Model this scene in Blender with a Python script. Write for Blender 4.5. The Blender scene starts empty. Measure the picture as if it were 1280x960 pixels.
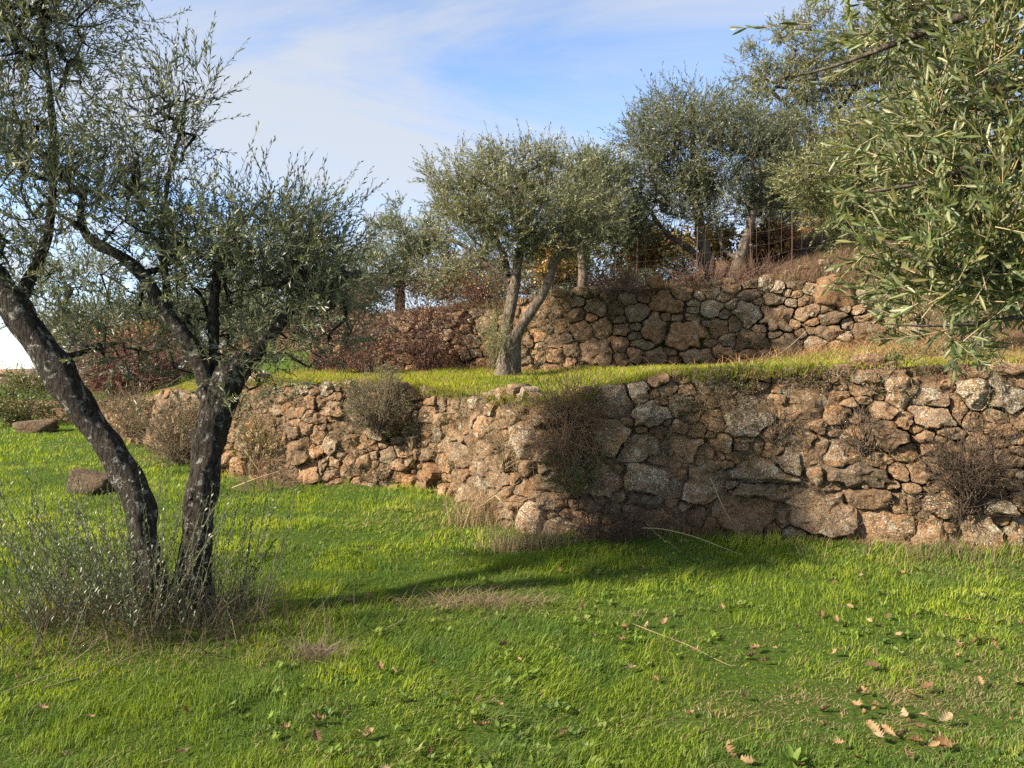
import bpy, math, random
import numpy as np
from mathutils import Vector

random.seed(5)
rng = np.random.default_rng(11)
scene = bpy.context.scene
C = scene.collection

# ------------------------------------------------------------------ camera, light, world
F_PX, CX, CY, EYE = 990.0, 640.0, 480.0, 448.0          # photograph pixels (1280 x 960)
CAM = np.array([0.0, 0.0, 1.6])
PITCH = math.atan((CY - EYE) / F_PX)
cam_d = bpy.data.cameras.new('camera')
cam_d.sensor_width = 36.0
cam_d.lens = 36.0 * F_PX / 1280.0
cam_d.clip_start, cam_d.clip_end = 0.05, 3000.0
cam = bpy.data.objects.new('camera', cam_d)
cam.location = CAM
cam.rotation_euler = (math.radians(90) - PITCH, 0, 0)
C.objects.link(cam)
scene.camera = cam

SUN_EL, SUN_AZ = math.radians(31), math.radians(23)      # light travels along (cos az, sin az), from behind left
LD = Vector((math.cos(SUN_AZ) * math.cos(SUN_EL), math.sin(SUN_AZ) * math.cos(SUN_EL), -math.sin(SUN_EL)))
sun_d = bpy.data.lights.new('sun', 'SUN')
sun_d.energy = 5.0
sun_d.angle = math.radians(2.0)
sun_d.color = (1.0, 0.87, 0.68)
sun = bpy.data.objects.new('sun', sun_d)
sun.rotation_euler = LD.to_track_quat('-Z', 'Y').to_euler()
sun.location = (-20, -13, 12)
C.objects.link(sun)

world = bpy.data.worlds.new('World')
scene.world = world
world.use_nodes = True
wn, wl = world.node_tree.nodes, world.node_tree.links
wn.clear()
w_out = wn.new('ShaderNodeOutputWorld')
w_bg = wn.new('ShaderNodeBackground')
w_bg.inputs['Strength'].default_value = 0.125
w_sky = wn.new('ShaderNodeTexSky')
w_sky.sky_type = 'NISHITA'
w_sky.sun_disc = False
w_sky.sun_elevation = SUN_EL
w_sky.sun_rotation = math.atan2(-LD.x, -LD.y)
w_sky.air_density, w_sky.dust_density, w_sky.ozone_density = 0.62, 0.15, 1.0
w_tc = wn.new('ShaderNodeTexCoord')
w_sep = wn.new('ShaderNodeSeparateXYZ')
wl.new(w_tc.outputs['Generated'], w_sep.inputs[0])


def wmath(op, a, b=None, c=None):
    n = wn.new('ShaderNodeMath')
    n.operation = op
    for i, v in enumerate((a, b, c)):
        if v is None:
            continue
        if isinstance(v, (int, float)):
            n.inputs[i].default_value = v
        else:
            wl.new(v, n.inputs[i])
    return n.outputs[0]


zc = wmath('ADD', wmath('MAXIMUM', w_sep.outputs[2], 0.0), 0.12)
cpx, cpy = wmath('DIVIDE', w_sep.outputs[0], zc), wmath('DIVIDE', w_sep.outputs[1], zc)
w_com = wn.new('ShaderNodeCombineXYZ')
wl.new(cpx, w_com.inputs[0])
wl.new(cpy, w_com.inputs[1])
w_map = wn.new('ShaderNodeMapping')
w_map.inputs['Location'].default_value = (22.747, 17.733, 0.0)
w_map.inputs['Rotation'].default_value = (0, 0, math.radians(-22))
w_map.inputs['Scale'].default_value = (0.55, 0.9, 1.0)
wl.new(w_com.outputs[0], w_map.inputs[0])
w_n1 = wn.new('ShaderNodeTexNoise')
w_n1.inputs['Scale'].default_value = 0.95
w_n1.inputs['Detail'].default_value = 7
w_n1.inputs['Roughness'].default_value = 0.63
w_n1.inputs['Distortion'].default_value = 0.7
wl.new(w_map.outputs[0], w_n1.inputs['Vector'])
w_r = wn.new('ShaderNodeMapRange')
w_r.interpolation_type = 'SMOOTHSTEP'
w_r.inputs['From Min'].default_value = 0.32
w_r.inputs['From Max'].default_value = 0.62
w_r.inputs['To Max'].default_value = 0.88
wl.new(w_n1.outputs[0], w_r.inputs[0])
w_mix = wn.new('ShaderNodeMixRGB')
w_mix.inputs[2].default_value = (2.1, 2.2, 2.36, 1)
wl.new(w_r.outputs[0], w_mix.inputs[0])
wl.new(w_sky.outputs[0], w_mix.inputs[1])
wl.new(w_mix.outputs[0], w_bg.inputs[0])
wl.new(w_bg.outputs[0], w_out.inputs[0])

scene.view_settings.view_transform = 'Standard'
scene.view_settings.look = 'None'
scene.view_settings.exposure = 1.5
scene.view_settings.gamma = 1.0
scene.cycles.use_denoising = False
scene.cycles.max_bounces = 7
scene.cycles.transparent_max_bounces = 4


# ------------------------------------------------------------------ helpers
def pix(px, py, y):
    """photograph pixel + forward distance -> world point"""
    u, v = (px - CX) / F_PX, (CY - py) / F_PX
    d = np.array([u, math.cos(PITCH) + v * math.sin(PITCH), -math.sin(PITCH) + v * math.cos(PITCH)])
    return CAM + d * (y / d[1])


def unit(a):
    return a / np.maximum(np.linalg.norm(a, axis=-1, keepdims=True), 1e-9)


def _h(i, j, k, s):
    n = (i * 374761393 + j * 668265263 + k * 2147483647 + s * 144665) & 0xFFFFFFFF
    n = ((n ^ (n >> 13)) * 1274126177) & 0xFFFFFFFF
    return ((n ^ (n >> 16)) & 0xFFFFFF) / float(0xFFFFFF)


def vnoise(p, seed=0):
    p = np.asarray(p, float)
    if p.shape[-1] == 2:
        p = np.concatenate([p, np.zeros(p.shape[:-1] + (1,))], -1)
    i0 = np.floor(p).astype(np.int64)
    f = p - i0
    f = f * f * (3 - 2 * f)
    r = 0
    for a in (0, 1):
        wa = f[..., 0] if a else 1 - f[..., 0]
        for b in (0, 1):
            wb = f[..., 1] if b else 1 - f[..., 1]
            for c in (0, 1):
                wc = f[..., 2] if c else 1 - f[..., 2]
                r = r + wa * wb * wc * _h(i0[..., 0] + a, i0[..., 1] + b, i0[..., 2] + c, seed)
    return r * 2 - 1


def fbm(p, o=4, seed=0):
    p = np.asarray(p, float)
    r, a = 0, 0.5
    for k in range(o):
        r = r + a * vnoise(p * 2.03 ** k, seed + k)
        a *= 0.5
    return r


class Acc:
    """collects verts / faces / colours, then becomes ONE mesh object"""
    def __init__(self):
        self.V, self.C, self.F, self.n = [], [], {}, 0

    def add(self, V, faces, col):
        V = np.asarray(V, float).reshape(-1, 3)
        col = np.broadcast_to(np.asarray(col, float), (len(V), 3))
        self.V.append(V)
        self.C.append(col)
        for f in faces:
            f = np.asarray(f)
            if len(f):
                self.F.setdefault(f.shape[1], []).append(f + self.n)
        self.n += len(V)

    def build(self, name, mat, parent=None, smooth=False, origin=None):
        me = bpy.data.meshes.new(name)
        V = np.concatenate(self.V) if self.V else np.zeros((0, 3))
        if origin is not None:
            V = V - np.asarray(origin)
        Cc = np.concatenate(self.C)
        me.vertices.add(len(V))
        me.vertices.foreach_set('co', V.astype(np.float32).ravel())
        flat, starts, s = [], [], 0
        for k, lst in self.F.items():
            a = np.concatenate(lst)
            flat.append(a.ravel())
            starts.append(s + np.arange(len(a)) * k)
            s += a.size
        flat, starts = np.concatenate(flat), np.concatenate(starts)
        me.loops.add(len(flat))
        me.loops.foreach_set('vertex_index', flat.astype(np.int32))
        me.polygons.add(len(starts))
        me.polygons.foreach_set('loop_start', starts.astype(np.int32))
        if smooth:
            me.polygons.foreach_set('use_smooth', np.ones(len(starts), bool))
        at = me.attributes.new('Col', 'FLOAT_COLOR', 'POINT')
        at.data.foreach_set('color', np.concatenate([Cc, np.ones((len(Cc), 1))], 1).astype(np.float32).ravel())
        me.update(calc_edges=True)
        me.materials.append(mat)
        o = bpy.data.objects.new(name, me)
        C.objects.link(o)
        if parent is not None:
            o.parent = parent
        if origin is not None and parent is None:
            o.location = origin
        return o


def tag(o, label=None, cat=None, group=None, kind=None):
    for k, v in (('label', label), ('category', cat), ('group', group), ('kind', kind)):
        if v:
            o[k] = v
    return o


def empty(name, loc, label, cat, group=None):
    o = bpy.data.objects.new(name, None)
    o.location = loc
    o.empty_display_size = 0.1
    C.objects.link(o)
    return tag(o, label, cat, group)


def tube(acc, P, R, sides=5, col=(0.1, 0.08, 0.06), rough=0.0, seed=0):
    P, R = np.asarray(P, float), np.asarray(R, float)
    n = len(P)
    T = unit(np.gradient(P, axis=0))
    ref = np.array([0.31, 0.17, 0.93]) if abs(T[:, 2]).mean() < 0.8 else np.array([0.9, 0.3, 0.1])
    A = unit(np.cross(T, ref))
    B = np.cross(T, A)
    th = np.linspace(0, 2 * np.pi, sides, endpoint=False)
    ring = A[:, None] * np.cos(th)[None, :, None] + B[:, None] * np.sin(th)[None, :, None]
    rr = R[:, None].repeat(sides, 1)
    V = P[:, None] + ring * rr[..., None]
    if rough:
        q = V.reshape(-1, 3)
        d = fbm(q * np.array([7, 7, 2.6]), 4, seed).reshape(n, sides) + 0.5 * fbm(q * np.array([20, 20, 6]), 2, seed + 9).reshape(n, sides)
        V = P[:, None] + ring * (rr * (1 + rough * d))[..., None]
    V = np.concatenate([V.reshape(-1, 3), P[-1:]])
    i, j = np.meshgrid(np.arange(n - 1), np.arange(sides), indexing='ij')
    a, b = i * sides + j, i * sides + (j + 1) % sides
    q = np.stack([a, b, b + sides, a + sides], -1).reshape(-1, 4)
    k = np.arange(sides)
    cap = np.stack([(n - 1) * sides + k, (n - 1) * sides + (k + 1) % sides, np.full(sides, n * sides)], -1)
    acc.add(V, [q, cap], col)


def sticks(acc, A, B, ra, rb, col):
    """many thin three-sided prisms A->B"""
    A, B = np.asarray(A, float), np.asarray(B, float)
    n = len(A)
    if n == 0:
        return
    T = unit(B - A)
    e = unit(np.cross(T, np.array([0.37, 0.61, 0.7])))
    g = np.cross(T, e)
    V = []
    for base, r in ((A, ra), (B, rb)):
        r = np.broadcast_to(np.asarray(r, float), (n,))[:, None]
        for t in (0, 2.094, 4.189):
            V.append(base + (e * math.cos(t) + g * math.sin(t)) * r)
    V = np.stack(V, 1).reshape(-1, 3)
    o = np.arange(n)[:, None] * 6
    q = np.concatenate([o + np.array([[0, 1, 4, 3]]), o + np.array([[1, 2, 5, 4]]), o + np.array([[2, 0, 3, 5]])])
    col = np.asarray(col, float)
    if col.ndim == 2:
        col = np.repeat(col, 6, 0)
    acc.add(V, [q], col)


def leaves(acc, P, D, N, L, W, col, fine=False):
    """lens-shaped leaves: base P, direction D, face normal N"""
    n = len(P)
    D = unit(D)
    S = unit(np.cross(D, N))
    N = np.cross(S, D)
    L, W = np.broadcast_to(L, (n,))[:, None], np.broadcast_to(W, (n,))[:, None]
    if not fine:
        V = np.stack([P, P + D * L * .5 + S * W * .5 + N * W * .18, P + D * L, P + D * L * .5 - S * W * .5 + N * W * .18], 1)
        o = np.arange(n)[:, None] * 4
        f = [np.concatenate([o + np.array([[0, 1, 2]]), o + np.array([[0, 2, 3]])])]
        k = 4
    else:
        cv = rng.uniform(-.10, .12, (n, 1)) * L
        m = [P]
        for t, w in ((.2, .32), (.5, .5), (.8, .34)):
            c = P + D * L * t + N * cv * t * t
            m += [c + S * W * w + N * W * .22, c, c - S * W * w + N * W * .22]
        m.append(P + D * L + N * cv)
        V = np.stack(m, 1)
        o = np.arange(n)[:, None] * 11
        tri = np.concatenate([o + np.array([t]) for t in ([0, 1, 2], [0, 2, 3], [7, 10, 8], [8, 10, 9])])
        qd = np.concatenate([o + np.array([t]) for t in ([1, 4, 5, 2], [2, 5, 6, 3], [4, 7, 8, 5], [5, 8, 9, 6])])
        f = [tri, qd]
        k = 11
    acc.add(V.reshape(-1, 3), f, np.repeat(np.asarray(col), k, 0) if np.asarray(col).ndim == 2 else col)


def palette(n, cols, weights, jitter=.18):
    cols = np.asarray(cols, float)
    w = np.asarray(weights, float)
    c = cols[rng.choice(len(cols), n, p=w / w.sum())]
    return c * (1 + rng.uniform(-jitter, jitter, (n, 1))) * (1 + rng.uniform(-.05, .05, (n, 3)))


def shoots(la, sa, base, dirs, length, K, ll, lw, cols, wts, angle=(30, 62), bend=.25, stick_r=.0025,
           stick_col=(.12, .11, .07), fine=False, start=.12, zfloor=None):
    """leafy twigs: la leaves, sa sticks"""
    base, dirs = np.asarray(base, float), unit(np.asarray(dirs, float))
    M = len(base)
    length = np.broadcast_to(length, (M,)).astype(float)
    side = unit(rng.normal(size=(M, 3)))
    bv = unit(side * .8 + np.array([0, 0, .25])) * rng.uniform(.2, 1, (M, 1)) * bend
    ts = np.array([0, .35, .7, 1.0])

    def at(t):
        return base + dirs * (length * t)[:, None] + bv * (length * t * t)[:, None]
    for a, b in zip(ts[:-1], ts[1:]):
        sticks(sa, at(np.full(M, a)), at(np.full(M, b)), stick_r * (1.05 - .7 * a), stick_r * (1.05 - .7 * b), stick_col)
    if K <= 0:
        return
    k = np.arange(K)
    t = start + (1 - start) * (k[None] + rng.uniform(.1, .9, (M, K))) / K
    pos = base[:, None] + dirs[:, None] * (length[:, None] * t)[..., None] + bv[:, None] * (length[:, None] * t * t)[..., None]
    tan = unit(dirs[:, None] + 2 * bv[:, None] * t[..., None])
    e1 = unit(np.cross(tan, np.array([.21, .43, .87])))
    e2 = np.cross(tan, e1)
    phi = (k[None] % 2) * np.pi + (k[None] // 2 % 2) * np.pi / 2 + rng.uniform(-.5, .5, (M, K)) + rng.uniform(0, 6.28, (M, 1))
    al = np.radians(rng.uniform(angle[0], angle[1], (M, K))) * (1 - .45 * t)
    rad = e1 * np.cos(phi)[..., None] + e2 * np.sin(phi)[..., None]
    D = tan * np.cos(al)[..., None] + rad * np.sin(al)[..., None]
    N = unit(tan - D * (tan * D).sum(-1, keepdims=True) + rng.normal(scale=.25, size=D.shape))
    n = M * K
    Ls = ll * rng.uniform(.5, 1.22, n) * np.clip(1.15 - .45 * t.ravel(), .5, 1.1)
    c = palette(n, cols, wts) * np.repeat(rng.uniform(.8, 1.2, (M, 1)), K, 0)
    pos, D, N = pos.reshape(-1, 3), D.reshape(-1, 3), N.reshape(-1, 3)
    if zfloor is not None:
        keep = pos[:, 2] > zfloor(pos[:, 0], pos[:, 1])
        pos, D, N, Ls, c = pos[keep], D[keep], N[keep], Ls[keep], c[keep]
    leaves(la, pos, D, N, Ls, lw * rng.uniform(.8, 1.2, len(Ls)), c, fine)


# ------------------------------------------------------------------ materials
def new_mat(name):
    m = bpy.data.materials.new(name)
    m.use_nodes = True
    nt = m.node_tree
    nt.nodes.clear()
    return m, nt.nodes, nt.links


def noise_node(n, l, vec, scale, detail=5, rough=.55, dist=0):
    t = n.new('ShaderNodeTexNoise')
    t.inputs['Scale'].default_value = scale
    t.inputs['Detail'].default_value = detail
    t.inputs['Roughness'].default_value = rough
    t.inputs['Distortion'].default_value = dist
    if vec is not None:
        l.new(vec, t.inputs['Vector'])
    return t.outputs[0]


def ramp(n, l, fac, stops, interp='LINEAR'):
    r = n.new('ShaderNodeValToRGB')
    r.color_ramp.interpolation = interp
    el = r.color_ramp.elements
    while len(el) < len(stops):
        el.new(.5)
    for e, (p, c) in zip(el, stops):
        e.position = p
        e.color = (*c, 1) if len(c) == 3 else c
    l.new(fac, r.inputs[0])
    return r.outputs[0]


def mixc(n, l, fac, a, b, mode='MIX'):
    m = n.new('ShaderNodeMixRGB')
    m.blend_type = mode
    for i, v in enumerate((fac, a, b)):
        if isinstance(v, (int, float)):
            m.inputs[i].default_value = v
        elif isinstance(v, tuple):
            m.inputs[i].default_value = (*v, 1)
        else:
            l.new(v, m.inputs[i])
    return m.outputs[0]


def nmath(n, l, op, a, b=None):
    m = n.new('ShaderNodeMath')
    m.operation = op
    for i, v in enumerate((a, b)):
        if v is None:
            continue
        if isinstance(v, (int, float)):
            m.inputs[i].default_value = v
        else:
            l.new(v, m.inputs[i])
    return m.outputs[0]


def leaf_mat(name, transl=.35, rough=.5, spec=.3):
    m, n, l = new_mat(name)
    out = n.new('ShaderNodeOutputMaterial')
    at = n.new('ShaderNodeAttribute')
    at.attribute_name = 'Col'
    p = n.new('ShaderNodeBsdfPrincipled')
    p.inputs['Roughness'].default_value = rough
    p.inputs['Specular IOR Level'].default_value = spec
    t = n.new('ShaderNodeBsdfTranslucent')
    mx = n.new('ShaderNodeMixShader')
    mx.inputs[0].default_value = transl
    l.new(at.outputs['Color'], p.inputs['Base Color'])
    l.new(mixc(n, l, 1.0, at.outputs['Color'], (1.25, 1.2, .7), 'MULTIPLY'), t.inputs[0])
    l.new(p.outputs[0], mx.inputs[1])
    l.new(t.outputs[0], mx.inputs[2])
    l.new(mx.outputs[0], out.inputs[0])
    return m


def bark_mat(name, dark, light, lich, amount, scale=1.0):
    m, n, l = new_mat(name)
    out = n.new('ShaderNodeOutputMaterial')
    p = n.new('ShaderNodeBsdfPrincipled')
    p.inputs['Roughness'].default_value = .9
    p.inputs['Specular IOR Level'].default_value = .15
    g = n.new('ShaderNodeNewGeometry')
    mp = n.new('ShaderNodeMapping')
    mp.inputs['Scale'].default_value = (1, 1, .35)
    l.new(g.outputs['Position'], mp.inputs[0])
    a = noise_node(n, l, mp.outputs[0], 26 * scale, 8, .65, .4)
    b = noise_node(n, l, g.outputs['Position'], 9 * scale, 6, .6, .6)
    c = noise_node(n, l, g.outputs['Position'], 46 * scale, 4, .6)
    base = ramp(n, l, a, [(.35, dark), (.65, light)])
    lm = ramp(n, l, nmath(n, l, 'ADD', nmath(n, l, 'MULTIPLY', b, .7), nmath(n, l, 'MULTIPLY', c, .3)),
              [(amount, (0, 0, 0)), (amount + .06, (1, 1, 1))])
    l.new(mixc(n, l, lm, base, lich), p.inputs['Base Color'])
    bp = n.new('ShaderNodeBump')
    bp.inputs['Strength'].default_value = 1.0
    bp.inputs['Distance'].default_value = .06
    l.new(nmath(n, l, 'ADD', a, nmath(n, l, 'MULTIPLY', lm, .12)), bp.inputs['Height'])
    l.new(bp.outputs[0], p.inputs['Normal'])
    l.new(p.outputs[0], out.inputs[0])
    return m


def stone_mat(name):
    """object colour: r lichen amount, g hue towards orange, b lightness"""
    m, n, l = new_mat(name)
    out = n.new('ShaderNodeOutputMaterial')
    p = n.new('ShaderNodeBsdfPrincipled')
    p.inputs['Roughness'].default_value = .92
    p.inputs['Specular IOR Level'].default_value = .2
    g = n.new('ShaderNodeNewGeometry')
    oi = n.new('ShaderNodeObjectInfo')
    sp = n.new('ShaderNodeSeparateColor')
    l.new(oi.outputs['Color'], sp.inputs[0])
    P = g.outputs['Position']
    n1 = noise_node(n, l, P, 5, 5, .6, .5)
    n2 = noise_node(n, l, P, 16, 8, .68, .8)
    n3 = noise_node(n, l, P, 55, 6, .7)
    n4 = noise_node(n, l, P, 9.5, 7, .7, 1.2)
    n5 = noise_node(n, l, P, 75, 4, .62)
    grain = nmath(n, l, 'ADD', nmath(n, l, 'MULTIPLY', n2, .74), nmath(n, l, 'MULTIPLY', n5, .26))
    grey = ramp(n, l, grain, [(.34, (.075, .056, .040)), (.5, (.225, .160, .102)), (.66, (.40, .305, .205))])
    orange = ramp(n, l, grain, [(.34, (.095, .052, .027)), (.5, (.31, .168, .080)), (.66, (.47, .29, .155))])
    hue = nmath(n, l, 'ADD', nmath(n, l, 'MULTIPLY', nmath(n, l, 'SUBTRACT', n1, .5), 2.2), sp.outputs[1])
    hm = n.new('ShaderNodeClamp')
    l.new(hue, hm.inputs[0])
    col = mixc(n, l, hm.outputs[0], grey, orange)
    # dark pits
    pit = ramp(n, l, n3, [(.36, (1, 1, 1)), (.47, (0, 0, 0))])
    col = mixc(n, l, nmath(n, l, 'MULTIPLY', pit, .6), col, (.03, .022, .017))
    # pale crust lichen, two grains
    la = nmath(n, l, 'ADD', nmath(n, l, 'MULTIPLY', n4, .42), nmath(n, l, 'MULTIPLY', n5, .58))
    th = nmath(n, l, 'SUBTRACT', .62, nmath(n, l, 'MULTIPLY', sp.outputs[0], .15))
    mr = n.new('ShaderNodeMapRange')
    l.new(la, mr.inputs[0])
    l.new(th, mr.inputs[1])
    l.new(nmath(n, l, 'ADD', th, .07), mr.inputs[2])
    lc = ramp(n, l, n1, [(.35, (.46, .43, .34)), (.55, (.56, .52, .43)), (.7, (.42, .40, .26))])
    col = mixc(n, l, nmath(n, l, 'MULTIPLY', mr.outputs[0], .82), col, lc)
    # round rosettes of pale lichen
    vo = n.new('ShaderNodeTexVoronoi')
    vo.inputs['Scale'].default_value = 9
    l.new(P, vo.inputs['Vector'])
    vs = n.new('ShaderNodeSeparateColor')
    l.new(vo.outputs['Color'], vs.inputs[0])
    ros = nmath(n, l, 'MULTIPLY', nmath(n, l, 'LESS_THAN', nmath(n, l, 'ADD', vo.outputs['Distance'], nmath(n, l, 'MULTIPLY', n3, .22)), .42),
                nmath(n, l, 'GREATER_THAN', vs.outputs[0], .8))
    col = mixc(n, l, nmath(n, l, 'MULTIPLY', nmath(n, l, 'MULTIPLY', ros, sp.outputs[0]), .85), col, (.42, .42, .32))
    val = n.new('ShaderNodeHueSaturation')
    l.new(sp.outputs[2], val.inputs['Value'])
    l.new(col, val.inputs['Color'])
    l.new(val.outputs[0], p.inputs['Base Color'])
    bp = n.new('ShaderNodeBump')
    bp.inputs['Strength'].default_value = 1.0
    bp.inputs['Distance'].default_value = .05
    hgt = nmath(n, l, 'ADD', nmath(n, l, 'MULTIPLY', n2, 1.0), nmath(n, l, 'ADD', nmath(n, l, 'MULTIPLY', n3, .42), nmath(n, l, 'MULTIPLY', n5, .10)))
    l.new(nmath(n, l, 'ADD', hgt, nmath(n, l, 'MULTIPLY', mr.outputs[0], .12)), bp.inputs['Height'])
    l.new(bp.outputs[0], p.inputs['Normal'])
    l.new(p.outputs[0], out.inputs[0])
    return m


def ground_mat():
    m, n, l = new_mat('soil_and_turf')
    out = n.new('ShaderNodeOutputMaterial')
    p = n.new('ShaderNodeBsdfPrincipled')
    p.inputs['Roughness'].default_value = .95
    p.inputs['Specular IOR Level'].default_value = .1
    g = n.new('ShaderNodeNewGeometry')
    at = n.new('ShaderNodeAttribute')
    at.attribute_name = 'Col'
    sc = n.new('ShaderNodeSeparateColor')
    l.new(at.outputs['Color'], sc.inputs[0])
    a = noise_node(n, l, g.outputs['Position'], 4, 8, .65)
    b = noise_node(n, l, g.outputs['Position'], 40, 6, .7)
    soil = ramp(n, l, b, [(.3, (.045, .028, .018)), (.55, (.13, .085, .05)), (.75, (.24, .17, .11))])
    turf = ramp(n, l, b, [(.3, (.02, .038, .008)), (.6, (.07, .12, .015)), (.8, (.11, .14, .03))])
    k = nmath(n, l, 'ADD', sc.outputs[1], nmath(n, l, 'MULTIPLY', nmath(n, l, 'SUBTRACT', a, .5), .8))
    l.new(mixc(n, l, ramp(n, l, k, [(.42, (0, 0, 0)), (.6, (1, 1, 1))]), soil, turf), p.inputs['Base Color'])
    bp = n.new('ShaderNodeBump')
    bp.inputs['Strength'].default_value = .9
    bp.inputs['Distance'].default_value = .04
    l.new(b, bp.inputs['Height'])
    l.new(bp.outputs[0], p.inputs['Normal'])
    l.new(p.outputs[0], out.inputs[0])
    return m


M_LEAF = leaf_mat('olive_leaf', .32, .42, .5)
M_GRASS = leaf_mat('grass_blade', .42, .55, .22)
M_DRY = leaf_mat('dry_stalk', .2, .8, .1)
M_TWIG = leaf_mat('twig_bark', .0, .9, .1)
M_BARK = bark_mat('olive_bark_dark', (.011, .009, .008), (.072, .060, .050), (.26, .26, .235), .535, 2.0)
M_BARK2 = bark_mat('olive_bark_grey', (.06, .048, .038), (.22, .18, .14), (.34, .31, .26), .60)
M_STONE = stone_mat('lichen_stone')
M_GROUND = ground_mat()

# ------------------------------------------------------------------ terrain
XS = np.linspace(-80, 80, 8001)


def curve(pts, sm=.18):
    a = np.array(pts, float)
    y = np.interp(XS, a[:, 0], a[:, 1])
    k = max(3, int(sm / .02) | 1)
    w = np.hanning(k + 2)[1:-1]
    yy = np.convolve(np.pad(y, k // 2, mode='edge'), w / w.sum(), mode='valid')
    return lambda x: np.interp(x, XS, yy)


f_low = curve([(-60, 34), (-20, 27.5), (-11.5, 20), (-8.2, 16.3), (-5.5, 12.6), (-3.7, 10.6), (-2.7, 9.75), (-1.9, 9.5), (-1.25, 9.25), (-.8, 8.75),
               (-.36, 8.05), (-.05, 7.5), (.2, 7.16), (.5, 7.02), (.85, 6.97), (1.14, 6.93), (2.43, 6.62), (4, 6.14), (6, 5.6), (10, 5.1), (60, 4.5)], .5)
g_up = curve([(-60, 40), (-20, 31), (-12, 23.5), (-9, 20), (-6, 16), (-3, 12.8), (0, 11.8), (.7, 11.5), (2.5, 11.5), (4.1, 11.1), (6, 10.6), (9, 10), (60, 8)], .6)
zt_low = curve([(-20, .35), (-11.5, .45), (-8.2, .72), (-5.5, 1.02), (-3.7, 1.27), (-1.9, 1.29), (-.5, 1.2), (.2, 1.2), (.5, 1.2), (.9, 1.36), (1.3, 1.44), (2.43, 1.5), (4, 1.56), (8, 1.62)], .5)
zb_up = curve([(-14, .5), (-10, .8), (-6, 1.2), (-3, 1.40), (0, 1.42), (2.5, 1.45), (4.1, 1.68), (6, 1.82), (9, 2)], .6)
zt_up = curve([(-14, .6), (-10, .9), (-6, 1.8), (-3, 2.2), (0, 2.42), (.7, 2.5), (2.5, 2.62), (4.1, 2.68), (6, 2.75), (9, 2.9)], .6)
rise_s = curve([(-8, .02), (0, .05), (2, .06), (3.6, .12), (4.6, .28), (6, .36), (10, .36)], 1.0)


def stretch(fn, x):
    d = (fn(x + .03) - fn(x - .03)) / .06
    return np.sqrt(1 + d * d)


def z_lower(x, y):
    p = np.stack([x, y], -1)
    z = .10 * fbm(p * .45, 3, 3) + .03 * fbm(p * 2.2, 2, 8)
    d = f_low(x) - y
    z = z + .07 * np.exp(-np.clip(d, 0, 9) / .35)              # soil piled up at the wall foot
    z = z + .10 * np.exp(-(((x + 2.05) / .75) ** 2 + ((y - 4.8) / .7) ** 2))
    return z


def z_mid(x, y):
    f, g = f_low(x), g_up(x)
    t = np.clip((y - f) / np.maximum(g - f, .2), 0, 1)
    p = np.stack([x, y], -1)
    return zt_low(x) * (1 - t) + zb_up(x) * t + .05 * fbm(p * 1.1, 3, 5) * np.clip((y - f) * 2, 0, 1)


def z_high(x, y):
    d = y - g_up(x)
    s = rise_s(x)
    p = np.stack([x, y], -1)
    z = zt_up(x) + s * np.clip(d, 0, 3.2) + .3 * s * np.clip(d - 3.2, 0, 3) + .10 * fbm(p * .8, 4, 6) * np.clip(d, 0, 1)
    return z - .09 * np.clip(d - 7, 0, 60) - .02 * np.clip(d - 67, 0, 500)


def ground_z(x, y):
    x, y = np.asarray(x, float), np.asarray(y, float)
    f, g = f_low(x), g_up(x)
    return np.where(y < f + .15 * stretch(f_low, x), z_lower(x, y), np.where(y < g + .15 * stretch(g_up, x), z_mid(x, y), z_high(x, y)))


gx = np.concatenate([np.linspace(-400, -82, 8), np.linspace(-80, -14, 34), np.linspace(-13.5, -7, 40), np.linspace(-6.9, 6.5, 190), np.linspace(6.7, 14, 30), np.linspace(16, 80, 25), np.linspace(90, 400, 7)])
rows = []
f, g = f_low(gx), g_up(gx)
sf, sg = stretch(f_low, gx), stretch(g_up, gx)
for t in np.linspace(0, 1, 80) ** .55:
    rows.append(('a', -40 + (f - .02 + 40) * t))
rows.append(('a', f + .10 * sf))
for o in (.26, .40):
    rows.append(('b', f + o * sf))
for t in np.linspace(.04, 1, 26):
    rows.append(('b', (f + .42 * sf) * (1 - t) + (g + .0) * t))
rows.append(('b', g + .10 * sg))
for o in (.28, .45):
    rows.append(('c', g + o * sg))
for d in list(np.linspace(.8, 9, 34)) + [11, 14, 18, 24, 32, 45, 60, 90, 140, 220, 400, 900]:
    rows.append(('c', g + d))
V, G = [], []
for k, yy in rows:
    z = {'a': z_lower, 'b': z_mid, 'c': z_high}[k](gx, yy)
    V.append(np.stack([gx, yy, z], -1))
    if k == 'a':
        gr = np.clip((f - yy) / .5 + .35, 0, 1)
    elif k == 'b':
        gr = np.clip((yy - f - .2) / .5, 0, 1) * np.clip(1.0 - (gx - 4.0) * .4, .3, 1)
    else:
        gr = np.clip((yy - g - 8) / 8, 0.1, .8)
    G.append(np.stack([0 * gr, gr, 0 * gr], -1))
V, G = np.array(V), np.array(G)
nr, nc = V.shape[:2]
i, j = np.meshgrid(np.arange(nr - 1), np.arange(nc - 1), indexing='ij')
q = np.stack([i * nc + j, i * nc + j + 1, (i + 1) * nc + j + 1, (i + 1) * nc + j], -1).reshape(-1, 4)
a = Acc()
a.add(V.reshape(-1, 3), [q], G.reshape(-1, 3))
tag(a.build('ground', M_GROUND, smooth=True), 'grassy terraced hillside of brown soil stepping up in two levels', 'ground', kind='structure')


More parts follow.
